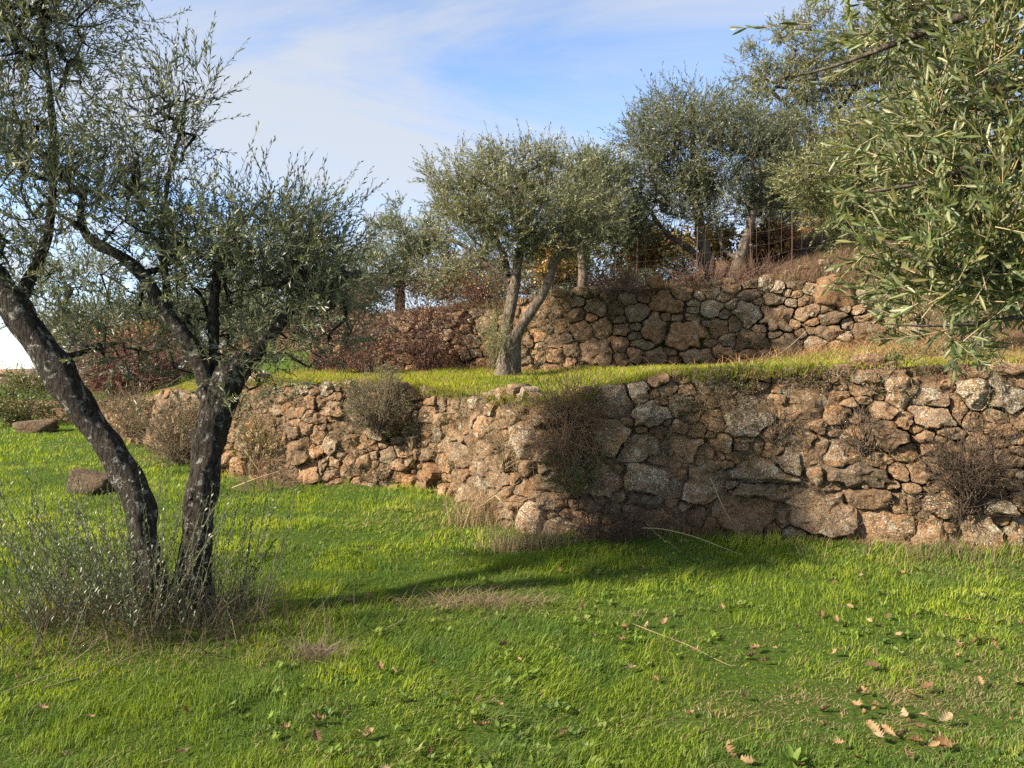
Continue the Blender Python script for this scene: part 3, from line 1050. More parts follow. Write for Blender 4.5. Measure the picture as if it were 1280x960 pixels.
build_tree(
    'olive_tree', 'slim olive on the upper wall with a single straight dark stem', up_base(728, 362, 12.5),
    [limb([(727, 368, 12.5, 7), (729, 340, 12.5, 5.5), (727, 312, 12.5, 5), (735, 285, 12.5, 4), (745, 255, 12.5, 3)]),
     limb([(728, 315, 12.5, 3.5), (716, 300, 12.5, 3), (705, 280, 12.5, 2)])],
    [blob(745, 250, 12.6, 50, 48, .7), blob(765, 280, 12.6, 45, 35, .6), blob(735, 215, 12.6, 30, 25, .4, .8), blob(790, 250, 12.7, 30, 40, .5, .7)],
    480, 4, 14, .072, .016, 404, gapth=-.2, gapscale=2.2, wts=(6, 5, 2, 1))
build_tree(
    'olive_tree', 'feathery olive high on the bank with brownish sparse upper twigs', up_base(1040, 292, 14.6),
    [limb([(1040, 300, 14.6, 10), (1042, 270, 14.6, 8), (1038, 240, 14.6, 6), (1030, 200, 14.6, 4), (1005, 150, 14.6, 3), (960, 110, 14.6, 2)]),
     limb([(1100, 300, 14.6, 8), (1095, 260, 14.6, 6), (1090, 210, 14.6, 4), (1080, 140, 14.6, 3)]),
     limb([(1035, 225, 14.6, 4), (1000, 190, 14.6, 3), (970, 180, 14.6, 2)])],
    [blob(1030, 190, 14.6, 75, 70, 1.1), blob(1090, 150, 14.6, 80, 90, 1.2), blob(970, 130, 14.5, 45, 50, .6, .7), blob(1050, 90, 14.6, 60, 50, .8, .7), blob(940, 90, 14.5, 22, 35, .3, .45), blob(1110, 240, 14.6, 70, 50, .9), blob(1010, 60, 14.6, 50, 45, .7, .7), blob(1120, 50, 14.6, 70, 60, .9, .9), blob(1190, 60, 14.6, 60, 70, .9, .7)],
    2000, 4, 13, .078, .017, 505, gapth=-.2, gapscale=1.5, wts=(4, 6, 3, 2.5), cols=[(.095, .112, .056), (.155, .172, .082), (.25, .255, .165), (.235, .215, .095)])
t_back = build_tree(
    'olive_tree', 'small grey-green olive behind the red bramble thicket', up_base(500, 392, 14.5),
    [limb([(500, 400, 14.5, 7), (500, 360, 14.5, 5.5), (506, 335, 14.5, 5), (512, 300, 14.5, 3)]), limb([(500, 350, 14.5, 4), (480, 335, 14.5, 3), (462, 330, 14.5, 2)])],
    [blob(505, 305, 14.5, 45, 40, .7), blob(470, 340, 14.5, 40, 28, .6), blob(540, 330, 14.6, 40, 40, .6), blob(500, 270, 14.5, 18, 22, .3, .6)],
    460, 4, 13, .078, .017, 606, gapth=-.15, wts=(4, 5, 3, 1), cols=[(.09, .115, .07), (.14, .165, .105), (.24, .26, .19), (.17, .185, .1)])
build_tree(
    'olive_tree', 'bushy low olive seen between the two dark trunks over the far bank', up_base(60, 470, 24),
    [limb([(60, 475, 24, 9), (62, 440, 24, 7), (70, 400, 24, 5), (90, 360, 24, 3)]), limb([(62, 445, 24, 5), (30, 410, 24, 3), (10, 380, 24, 2)])],
    [blob(70, 385, 24, 60, 45, 1.2), blob(130, 400, 24, 50, 40, 1.1), blob(110, 345, 24, 50, 40, 1.0), blob(200, 400, 24, 50, 45, 1.0), blob(160, 430, 24, 60, 25, 1)],
    620, 4, 12, .10, .028, 707, gapth=-.2, gapscale=1.2, wts=(6, 5, 1.5, 1), shoot_len=(.25, .5))

def copy_tree(src, loc, rz, s, label):
    o = src.copy()
    C.objects.link(o)
    o.location = loc
    o.rotation_euler = (0, 0, rz)
    o.scale = (s, s, s)
    o['label'] = label
    for ch in list(src.children):
        c = ch.copy()
        c.parent = o
        C.objects.link(c)
        for g_ in list(ch.children):
            d = g_.copy()
            d.parent = c
            C.objects.link(d)
    return o


for px, y, rz, sc_, lab in [
        (115, 27, 2.7, 1.5, 'grey-green olive far behind the purple-brown bramble bush'),
        (215, 25, 1.9, 1.5, 'grey-green olive far off between the two dark trunks'),
        (300, 23, 4.8, 1.4, 'grey-green olive beyond the terrace behind the forked olive'),
        (365, 20, .2, 1.2, 'grey-green olive over the terrace end beside the shadowy upper wall'),
        (425, 19.5, 1.0, 1.15, 'grey-green olive peeping over the shadowy end of the upper wall'),
        (600, 18.5, 2.2, 1.0, 'grey-green olive half hidden behind the round-headed terrace olive'),
        (700, 17.5, 4.1, 1.05, 'grey-green olive in the gap between the pale stems and the slim stem'),
        (812, 18.5, 5.2, 1.1, 'grey-green olive behind the yellow autumn creeper'),
        (985, 18.0, .4, 1.15, 'grey-green olive behind the orange-red autumn bush'),
        (1130, 17.5, 3.0, 1.3, 'grey-green olive on the crest of the bank behind the maroon brush')]:
    b_ = up_base(px, 350, y)
    b_[2] = max(b_[2] - .5, -.6) if px > 330 else b_[2]
    copy_tree(t_back, b_, rz, sc_, lab)

# the terrace olive by the end of the wall, and the one whose branches reach in beside the viewer
LIT = [(.105, .122, .05), (.165, .182, .075), (.245, .25, .145), (.25, .23, .09)]
build_tree(
    'olive_tree', 'yellowish-green olive standing at the dry end of the terrace with pale trunk', up_base(1222, 440, 8.6),
    [limb([(1226, 452, 8.6, 22), (1218, 410, 8.6, 17), (1206, 372, 8.6, 16), (1190, 335, 8.6, 13), (1165, 295, 8.6, 10), (1130, 250, 8.6, 7), (1080, 215, 8.6, 4), (1030, 200, 8.6, 2.5)]),
     limb([(1205, 372, 8.6, 12), (1225, 320, 8.6, 9), (1245, 250, 8.6, 7), (1250, 150, 8.6, 4)]),
     limb([(1160, 290, 8.6, 6), (1140, 220, 8.6, 5), (1120, 140, 8.6, 3)])],
    [blob(1050, 235, 8.5, 60, 40, .5, 1.6), blob(1015, 225, 8.5, 35, 25, .35, 1.6), blob(1075, 275, 8.5, 50, 30, .4, 1.2), blob(1110, 200, 8.5, 75, 70, .7), blob(1190, 170, 8.6, 90, 90, .8), blob(1250, 260, 8.6, 80, 90, .8), blob(1150, 270, 8.5, 65, 45, .6), blob(1230, 350, 8.3, 60, 45, .5, .8), blob(1150, 370, 8.3, 45, 40, .4, .6)],
    1000, 4, 14, .062, .0125, 808, cols=LIT, wts=(4, 5, 2, 2.5), gapth=-.22, gapscale=2.4)
near_base = (3.4, 2.6, float(ground_z(3.4, 2.6)))
nb = np.array(near_base)


def free_limb(pts):
    A = np.array(pts, float)
    d = np.concatenate([[0], np.cumsum(np.linalg.norm(np.diff(A[:, :3], axis=0), axis=1))])
    t = np.linspace(0, d[-1], max(8, int(d[-1] / .05)))
    Q = np.stack([np.interp(t, d, A[:, k]) for k in range(4)], -1)
    for _ in range(4):
        Q[1:-1] = .5 * Q[1:-1] + .25 * (Q[2:] + Q[:-2])
    return Q[:, :3], Q[:, 3]


def via(*pp):
    return [(*pix(a, b, y), r) for a, b, y, r in pp]


build_tree(
    'olive_tree', 'large-leaved olive boughs with long narrow leaves reaching over the wall end', near_base,
    [free_limb([(3.4, 2.6, -.1, .2), (3.35, 2.6, .6, .16), (3.2, 2.55, 1.3, .14), (3.0, 2.5, 1.9, .11), (2.7, 2.4, 2.5, .08), (2.2, 2.3, 2.75, .05)]),
     free_limb([(2.4, 2.35, 2.65, .04)] + via((1300, -6, 2.2, .022), (1245, 4, 2.2, .017), (1190, 25, 2.2, .013), (1130, 50, 2.25, .009), (1075, 72, 2.3, .006), (1020, 92, 2.35, .004), (996, 95, 2.35, .003))),
     free_limb([(3.1, 2.5, 1.7, .05), (2.4, 2.3, 2.0, .03)] + via((1290, 190, 2.0, .012), (1220, 205, 2.0, .008), (1140, 235, 1.95, .005), (1085, 240, 1.95, .003))),
     free_limb([(3.1, 2.5, 1.6, .04), (2.4, 2.3, 1.75, .02)] + via((1300, 335, 1.9, .009), (1220, 340, 1.85, .006), (1150, 340, 1.85, .004), (1105, 300, 1.85, .003))),
     free_limb([(2.4, 2.3, 2.2, .03)] + via((1290, 110, 2.1, .012), (1240, 100, 2.1, .008), (1200, 120, 2.1, .005), (1160, 150, 2.1, .003))),
     free_limb([(3.2, 2.55, 1.4, .03), (2.5, 2.3, 1.6, .016)] + via((1300, 390, 1.95, .008), (1230, 405, 1.9, .005), (1160, 410, 1.9, .003), (1105, 405, 1.9, .002)))],
    [blob(1225, 160, 2.1, 75, 80, .3), blob(1250, 265, 2.0, 60, 80, .3, 1.1), blob(1150, 225, 2.0, 50, 40, .2, .6), blob(1205, 300, 1.95, 65, 45, .22, .9), blob(1245, 365, 2.0, 45, 40, .2, .7),
     blob(1170, 385, 1.95, 50, 28, .18, .4), blob(1060, 30, 2.4, 70, 30, .25, .55), blob(1150, 20, 2.4, 60, 30, .25, .5), blob(1255, 60, 2.2, 40, 50, .25, .7), blob(1330, 200, 2.2, 60, 200, .5, .45), blob(1190, 90, 2.3, 40, 30, .2, .3)],
    330, 3, 14, .052, .0086, 909, cols=[(.075, .105, .038), (.125, .158, .058), (.20, .22, .12), (.20, .195, .07)], wts=(4, 5, 2, 1.5), gapth=-.06, gapscale=5, fine=True, shoot_len=(.11, .22), up=.35, branch_cap=.004, twig_k=.0013, attach_from=.75,
    bias=(-.25, -.1, .45), stick_col=(.30, .235, .14))


# ------------------------------------------------------------------ shrubs, brambles, suckers
def plant(name, label, cat, c, rad, n, length, K, ll, lw, cols, wts, stick_col, seed, up=.5, stick_r=.0025, bend=.35, spread=1.0, inner=.2, group=None, angle=(30, 80), mat=None, stems=True):
    """shrub: twigs spread through an ellipsoid (c = centre, rad = radii), with stems from its foot"""
    global rng
    keep, rng = rng, np.random.default_rng(seed)
    c, rad = np.array(c, float), np.array(rad, float)
    foot = np.array([c[0], c[1], c[2] - rad[2]])
    root = empty(name, foot, label, cat, group)
    la, sa = Acc(), Acc()
    d = unit(rng.normal(size=(n, 3)))
    p = c + d * rad * (rng.uniform(inner, 1, (n, 1)) ** .6) * (1 + .75 * fbm(d * 1.7 + seed, 3, seed)[:, None])
    keep_p = fbm((p - c) / rad * 1.6 + seed * 3, 2, seed + 5) > -.13
    p, d = p[keep_p], d[keep_p]
    n = len(p)
    dirs = d * spread + np.array([0, 0, up]) + rng.normal(scale=.5, size=(n, 3))
    shoots(la, sa, p - foot, dirs, rng.uniform(*length, n), K, ll, lw, cols, wts, angle=angle, bend=bend, stick_r=stick_r, stick_col=stick_col)
    if stems:
        ns = max(10, n // 6)
        e = p[rng.choice(n, ns)]
        mid = foot + (e - foot) * .5 + rng.normal(scale=.08, size=(ns, 3)) * rad.max()
        f0 = np.repeat((foot)[None], ns, 0) + rng.normal(scale=.12, size=(ns, 3)) * rad * np.array([1, 1, .2])
        sticks(sa, f0 - foot, mid - foot, stick_r * 2, stick_r * 1.6, stick_col)
        sticks(sa, mid - foot, e - foot, stick_r * 1.6, stick_r, stick_col)
    tag(sa.build('stems', M_TWIG, root), kind='stuff')
    if K > 0:
        la.build('foliage', mat or M_LEAF, root)
    rng = keep
    return root


def at_px(px, py, y, rx, ry, rd):
    return pix(px, py, y), (rx * y / F_PX, rd, ry * y / F_PX)


GREY = [(.11, .12, .065), (.16, .15, .09), (.24, .21, .15), (.10, .09, .05)]
BROWN = [(.13, .075, .045), (.19, .12, .07), (.08, .045, .03), (.23, .17, .11)]
RED = [(.060, .028, .024), (.092, .040, .03), (.040, .022, .02), (.085, .06, .04), (.14, .07, .04)]
AUT = [(.36, .21, .055), (.30, .13, .055), (.29, .23, .06), (.16, .165, .045), (.20, .08, .045)]

c, r = at_px(473, 503, 9.15, 36, 40, .34)
plant('round_shrub', 'round grey-green shrub with seed heads growing out of the lower wall', 'shrub', c, r, 1500, (.08, .18), 14, .020, .0065, GREY, (4, 4, 3, 2), (.16, .13, .09), 1, up=.6, inner=.4)
c, r = at_px(527, 527, 9.2, 24, 30, .22)
plant('round_shrub', 'smaller dark shrub hanging beside the round grey-green one on the wall', 'shrub', c, r, 420, (.07, .16), 13, .020, .006, [(.07, .08, .04), (.11, .11, .06), (.16, .14, .09)], (4, 4, 1), (.12, .1, .07), 2, up=.4, inner=.3)
c, r = at_px(1215, 588, 6.2, 62, 52, .20)
plant('dry_shrub', 'dark twiggy shrub sprawling over the big footing stones of the wall', 'shrub', c, r, 1350, (.08, .2), 8, .014, .0055, [(.07, .055, .04), (.11, .085, .06), (.2, .18, .14)], (5, 4, 1.2), (.075, .055, .042), 3, up=.35, bend=.6, inner=.15)
c, r = at_px(1075, 540, 6.5, 32, 26, .13)
plant('dry_shrub', 'small dead grey-brown cushion plant in the middle of the wall', 'shrub', c, r, 240, (.06, .14), 6, .013, .005, [(.09, .07, .05), (.2, .18, .14)], (5, 2), (.1, .075, .055), 4, up=.3, bend=.6)
c, r = at_px(972, 528, 6.75, 34, 30, .12)
plant('dry_shrub', 'low brown-green cushion of dead weeds above the long flat slabs', 'shrub', c, r, 240, (.05, .13), 7, .014, .005, [(.09, .075, .045), (.16, .13, .08), (.08, .09, .04)], (5, 3, 2), (.12, .09, .06), 5, up=.3, bend=.6)
c, r = at_px(708, 530, 7.05, 40, 48, .2)
plant('bramble_bush', 'tangle of dry brown bramble canes filling the collapsed corner of the wall', 'bramble', c, r, 1100, (.15, .4), 5, .024, .010, BROWN, (4, 4, 2, 2), (.19, .125, .08), 6, up=-.1, bend=1.1, stick_r=.0026, inner=.1)
c, r = at_px(715, 592, 6.95, 36, 24, .2)
plant('green_weed', 'low green weeds under the dry bramble canes in the wall corner', 'weed', c, r, 170, (.05, .14), 10, .028, .012, [(.07, .10, .025), (.10, .13, .035), (.14, .12, .06)], (4, 4, 2), (.14, .11, .06), 7)
c, r = at_px(765, 655, 6.85, 66, 26, .2)
plant('bramble_bush', 'dark heap of dead bramble stems lying at the wall foot', 'bramble', c, r, 560, (.12, .34), 4, .022, .009, [(.08, .05, .035), (.14, .09, .06), (.06, .04, .03), (.10, .10, .04)], (4, 4, 3, 2), (.10, .068, .05), 8, up=.0, bend=1.1)
c, r = at_px(630, 560, 7.45, 30, 28, .14)
plant('dry_shrub', 'thin straw-coloured plant clinging to the jutting corner of the wall', 'shrub', c, r, 150, (.06, .16), 7, .016, .005, [(.2, .16, .09), (.13, .12, .06)], (3, 2), (.2, .15, .09), 9)
c, r = at_px(600, 508, 8.4, 30, 16, .16)
plant('green_weed', 'olive-green tuft drooping from the terrace edge near the jutting corner', 'weed', c, r, 200, (.06, .14), 10, .02, .006, [(.10, .11, .04), (.16, .14, .07)], (3, 2), (.15, .12, .07), 10, up=-.1)
c, r = at_px(470, 598, 9.35, 34, 18, .16)
plant('dry_shrub', 'low brownish shrub at the wall foot below the round grey-green one', 'shrub', c, r, 300, (.08, .18), 8, .02, .006, [(.10, .085, .05), (.16, .12, .07), (.08, .10, .035)], (4, 3, 2), (.13, .1, .07), 11)
c, r = at_px(340, 612, 9.5, 46, 22, .25)
plant('dry_shrub', 'pinkish brown dry brush at the wall foot behind the forked olive', 'shrub', c, r, 430, (.1, .24), 6, .02, .006, BROWN, (4, 4, 1, 2), (.23, .15, .105), 12, bend=.8)
c, r = at_px(318, 560, 9.9, 26, 34, .25)
plant('green_weed', 'leafy yellow-green creeper on the wall behind the forked olive', 'weed', c, r, 220, (.08, .2), 10, .035, .014, [(.12, .12, .03), (.20, .13, .03), (.08, .09, .03)], (4, 2, 3), (.15, .1, .06), 13)
# red thickets
for k_, (px, py, y, rx, ry, rd, n, lab) in enumerate([
        (455, 430, 11.9, 48, 40, .5, 620, 'dusky red bramble thicket against the upper wall under the small grey-green olive'),
        (535, 415, 11.8, 52, 52, .5, 820, 'dark maroon bramble thicket just beside the two-stemmed terrace olive'),
        (400, 430, 12.6, 42, 34, .5, 420, 'shadowy brown bramble thicket at the end of the upper wall'),
        (595, 350, 12.4, 42, 32, .4, 420, 'rusty red creeper hanging behind the two-stemmed terrace olive')]):
    c, r = at_px(px, py, y, rx, ry, rd)
    plant('bramble_thicket', lab, 'bramble', c, r, int(n * .7), (.18, .55), 6, .042, .022, RED if k_ < 3 else RED[:2] + AUT[:3], (4, 3, 4, 4, 1), (.11, .06, .05), 20 + k_, up=-.05, bend=1.2, inner=.05, angle=(50, 95), stick_r=.0035)
c, r = at_px(160, 465, 16.6, 55, 30, .8)
plant('bramble_thicket', 'purple-brown leafless bramble bush on the far end of the terrace', 'bramble', c, r, 1900, (.3, .6), 7, .05, .02, [(.19, .085, .07), (.12, .06, .06), (.24, .12, .07), (.08, .045, .04)], (4, 4, 2, 2), (.21, .115, .10), 30, up=.3, bend=.9, stick_r=.006)
c, r = at_px(170, 432, 17.5, 38, 16, .5)
plant('autumn_shrub', 'orange-leaved shrub behind the purple-brown bramble bush', 'shrub', c, r, 260, (.2, .45), 9, .08, .05, AUT, (3, 4, 1, 1, 2), (.15, .08, .05), 31, angle=(50, 95))
c, r = at_px(28, 500, 18.6, 50, 32, .9)
plant('leafy_bush', 'yellow-green leafy bush on the earth bank near the slanting rock', 'shrub', c, r, 900, (.2, .45), 11, .07, .03, [(.08, .10, .03), (.13, .15, .045), (.17, .15, .05)], (4, 4, 2), (.12, .09, .06), 32)
c, r = at_px(225, 545, 11.8, 48, 36, .35)
plant('dry_shrub', 'grey-brown weeds smothering the ruined end of the lower wall', 'shrub', c, r, 1300, (.12, .3), 8, .03, .010, [(.12, .10, .06), (.17, .14, .09), (.09, .10, .05), (.2, .13, .08)], (4, 3, 3, 1), (.19, .15, .105), 33, bend=.7)
c, r = at_px(165, 520, 14.0, 40, 26, .5)
plant('dry_shrub', 'tawny weeds on the low broken wall under the purple-brown bramble bush', 'shrub', c, r, 900, (.15, .35), 8, .04, .013, [(.14, .11, .065), (.2, .15, .09), (.10, .11, .05)], (4, 3, 3), (.2, .15, .1), 133, bend=.7)
for k_, (px, py, y, rx, ry, lab) in enumerate([(120, 425, 20.5, 60, 24, 'dark scrub behind the orange-leaved shrub'), (215, 445, 19, 55, 28, 'dark green scrub on the terrace end between the trunks'), (320, 440, 16.5, 50, 26, 'dark scrub on the terrace beside the forked olive')]):
    c, r = at_px(px, py, y, rx, ry, .9)
    plant('leafy_scrub', lab, 'scrub', c, r, 700, (.25, .55), 10, .07, .034, [(.055, .07, .035), (.09, .10, .05), (.12, .085, .045)], (4, 4, 1.5), (.1, .075, .055), 340 + k_, up=.4, bend=.7, angle=(40, 95))
# autumn creepers behind the fence
for k_, (px, py, y, rx, ry, n, w, lab) in enumerate([
        (800, 308, 13.8, 58, 26, 520, (4, 1, 3, 3, 1), 'yellow autumn creeper between the slim olive and the tall dark olive'),
        (965, 306, 13.6, 32, 22, 420, (1.5, 4, 1, 1, 3), 'orange-red autumn bush right of the leaning pale trunk'),
        (895, 302, 14.2, 36, 20, 300, (5, 1, 3, 2, .5), 'golden leaves glowing between the two trunks of the tall dark olive'),
        (1050, 282, 15.0, 50, 22, 400, (2, 4, 1, 1, 3), 'reddish autumn creeper at the foot of the feathery olive'),
        (690, 325, 13.2, 34, 30, 300, (3, 2, 3, 3, 2), 'mixed yellow and green creeper behind the pale bare stems')]):
    c, r = at_px(px, py, y, rx, ry, .45)
    plant('autumn_creeper', lab, 'creeper', c, r, n, (.12, .3), 8, .07, .05, AUT, w, (.13, .08, .05), 40 + k_, angle=(45, 95), inner=.1)
for k_, (px, py, y, rx, ry, lab) in enumerate([
        (440, 365, 14.0, 50, 22, 'dark evergreen scrub on the shadowy end of the upper wall'),
        (560, 352, 13.8, 55, 22, 'brownish green scrub behind the maroon thicket'),
        (655, 345, 13.6, 45, 22, 'dark green scrub seen between the pale bare stems'),
        (745, 338, 13.6, 50, 20, 'green scrub behind the straight stem of the slim olive'),
        (850, 330, 14.4, 50, 16, 'low mixed scrub under the tall dark olive')]):
    c, r = at_px(px, py, y, rx, ry, .5)
    plant('leafy_scrub', lab, 'scrub', c, r, 420, (.15, .4), 9, .05, .026, [(.06, .075, .035), (.10, .11, .05), (.13, .09, .045), (.16, .15, .06)], (4, 4, 2, 1.5), (.11, .08, .06), 240 + k_, up=.4, bend=.7, angle=(40, 95))
# dry brush on the upper bank
BANK = [(885, 350, 12.1, 50, 14, 'pinkish dry brush at the foot of the tall dark olive'), (775, 358, 11.75, 34, 14, 'reddish dry brush on top of the upper wall beside the slim olive'),
        (955, 345, 12.3, 45, 12, 'grey dry brush below the wire fence beside the orange-red bush'), (1035, 316, 13.4, 50, 14, 'dark brown brush on the bank under the feathery olive'),
        (1095, 335, 12.4, 48, 26, 'purplish dead brush on the bank behind the square orange boulder'), (1140, 300, 13.4, 45, 22, 'maroon dead brush at the crest of the bank'),
        (1110, 375, 11.3, 36, 26, 'dry weedy brush beside the square orange boulder')]
for k_, (px, py, y, rx, ry, lab) in enumerate(BANK):
    c, r = at_px(px, py, y, rx, ry, .45)
    plant('dry_brush', lab, 'brush', c, r, 520, (.12, .34), 5, .022, .008, [(.15, .09, .065), (.10, .065, .05), (.20, .14, .10), (.09, .08, .04)], (4, 4, 2, 1), (.155, .10, .075) if k_ < 3 else (.11, .07, .056), 60 + k_, up=.5, bend=.6, stick_r=.0032)
# shoots at the foot of the terrace olive
c, r = at_px(617, 440, 10.2, 12, 20, .16)
plant('olive_sucker', 'pale green upright suckers at the foot of the two-stemmed terrace olive', 'shoots', c, r, 110, (.3, .6), 24, .034, .008, [(.20, .21, .10), (.26, .25, .12), (.13, .15, .07)], (4, 3, 2), (.2, .18, .1), 80, up=1.6, bend=.15, spread=.35, inner=.0)
c, r = at_px(672, 430, 10.4, 22, 30, .2)
plant('green_weed', 'thin grey-green weeds hanging beside the leaning pale stem', 'weed', c, r, 110, (.2, .5), 14, .026, .007, GREY, (4, 3, 2, 1), (.16, .14, .09), 81, up=.3, bend=.4)
# plants on the terrace end
c, r = at_px(1170, 425, 8.2, 60, 22, .4)
plant('olive_sucker', 'yellow-green suckers round the foot of the pale-trunked terrace-end olive', 'shoots', c, r, 150, (.25, .55), 20, .040, .009, LIT, (3, 4, 3, 2), (.25, .19, .1), 82, up=.5, bend=.4, spread=.7)
for k_, (px, py, y, rx, ry, lab) in enumerate([(1215, 448, 6.6, 30, 10, 'small bright green weed on the wall top near the pale-trunked olive'), (930, 470, 6.95, 26, 8, 'dark low weed creeping along the wall top'), (1110, 458, 6.75, 34, 8, 'leafy green weed spilling over the lichened wall top')]):
    c, r = at_px(px, py, y, rx, ry, .15)
    plant('green_weed', lab, 'weed', c, r, 140, (.05, .12), 9, .03, .012, [(.06, .10, .025), (.10, .14, .035), (.14, .12, .06)], (4, 4, 1), (.12, .1, .05), 84 + k_, up=.3)
# suckers round the front olive: long thin shoots
rng = np.random.default_rng(77)
n = 190
ang = rng.uniform(0, 2 * np.pi, n)
rr = rng.uniform(.1, .85, n)
bx = b0[0] - .18 + np.cos(ang) * rr * .9
by = b0[1] - .08 + np.sin(ang) * rr * .55
base = np.stack([bx, by, ground_z(bx, by)], -1)
dirs = np.stack([np.cos(ang) * .38 - .12, np.sin(ang) * .25, np.full(n, 1.0)], -1) + rng.normal(scale=.18, size=(n, 3))
ext = rng.uniform(.35, .95, n)
m = 95
mb = np.stack([rng.uniform(-3.7, -2.3, m), rng.uniform(4.1, 5.2, m), np.zeros(m)], -1)
mb[:, 2] = ground_z(mb[:, 0], mb[:, 1])
base, dirs = np.concatenate([base, mb]), np.concatenate([dirs, np.stack([rng.normal(-.1, .3, m), rng.normal(0, .2, m), np.ones(m)], -1)])
ext = np.concatenate([ext, rng.uniform(.45, 1.05, m)])
la, sa = Acc(), Acc()
sk = empty('olive_sucker', (b0[0], b0[1], b0[2]), 'grey-green leafy suckers crowding the foot of the forked dark olive', 'shoots')
loc = np.array(sk.location)
shoots(la, sa, base - loc, dirs, ext, 32, .036, .0095, [(.07, .10, .045), (.115, .145, .075), (.18, .20, .125)], (4, 4, 1.5), angle=(35, 75), bend=.22, stick_r=.003, stick_col=(.15, .14, .10))
# bare dark undergrowth
n = 420
bb = np.stack([rng.normal(b0[0] - .12, .42, n), rng.normal(b0[1] - .12, .2, n), np.zeros(n)], -1)
bb[:, 2] = ground_z(bb[:, 0], bb[:, 1])
shoots(la, sa, bb - loc, np.stack([rng.normal(0, .5, n), rng.normal(0, .5, n), np.ones(n)], -1), rng.uniform(.12, .42, n), 0, .02, .005, [(.1, .1, .05)], (1,), bend=.7, stick_r=.0026, stick_col=(.105, .085, .062))
tag(sa.build('stems', M_TWIG, sk), kind='stuff')
la.build('foliage', M_LEAF, sk)


# ------------------------------------------------------------------ grass
def blades(acc, P, h, w, lean, yaw, col):
    n = len(P)
    s = np.stack([np.cos(yaw), np.sin(yaw), 0 * yaw], -1) * (w / 2)[:, None]
    up = np.array([0, 0, 1.0])
    m1 = P + up * (h * .55)[:, None] + lean * .32
    tp = P + up * (h * .96)[:, None] + lean
    V = np.stack([P - s, P + s, m1 + s * .75, m1 - s * .75, tp], 1).reshape(-1, 3)
    o = np.arange(n)[:, None] * 5
    acc.add(V, [o + np.array([[0, 1, 2, 3]]), o + np.array([[3, 2, 4]])], np.repeat(col, 5, 0))


rng = np.random.default_rng(99)
LEAFPX = [(702, 710), (805, 708), (1040, 722), (1076, 716), (1130, 712), (726, 754), (762, 751), (903, 757), (1065, 753), (1026, 764), (1087, 774), (1046, 774), (1110, 767), (1142, 765),
          (1182, 767), (1210, 770), (782, 781), (807, 776), (830, 776), (997, 781), (740, 791), (776, 795), (1125, 791), (1220, 797), (920, 801), (942, 807), (940, 816), (956, 822),
          (970, 806), (1051, 806), (869, 808), (788, 830), (818, 843), (1092, 829), (1197, 819), (1235, 836), (1226, 846), (1160, 855), (931, 865), (863, 886), (1031, 880), (1082, 861),
          (1092, 876), (1122, 874), (1207, 882), (1182, 894), (1262, 892), (1150, 903), (1112, 910), (910, 933), (935, 945), (1072, 942), (1027, 926), (1047, 926), (705, 913), (1277, 776),
          (1242, 802), (112, 892), (232, 880), (82, 939), (356, 904), (395, 916), (459, 910), (22, 842), (227, 932), (403, 700), (461, 682), (440, 746), (330, 751), (54, 881), (475, 830),
          (496, 836), (540, 823), (613, 818), (592, 842), (600, 870), (624, 875), (601, 903), (461, 910), (536, 932), (481, 953), (397, 895), (631, 802), (650, 819), (462, 740)]
rl = np.random.default_rng(404)
LEAFPX += [(float(np.clip(rl.normal(1110, 75), 860, 1270)), float(np.clip(rl.normal(885, 38), 790, 955))) for _ in range(22)]
LP = []
for px, py in LEAFPX:
    y = 5.0
    for _ in range(6):
        q_ = pix(px, py, y)
        y = float(np.clip(y * (1.6 - ground_z(q_[0], q_[1]) - .05) / max(1.6 - q_[2], .05), 2, 12))
    q_ = pix(px, py, y)
    LP.append((q_[0], q_[1]))
LP = np.array(LP)


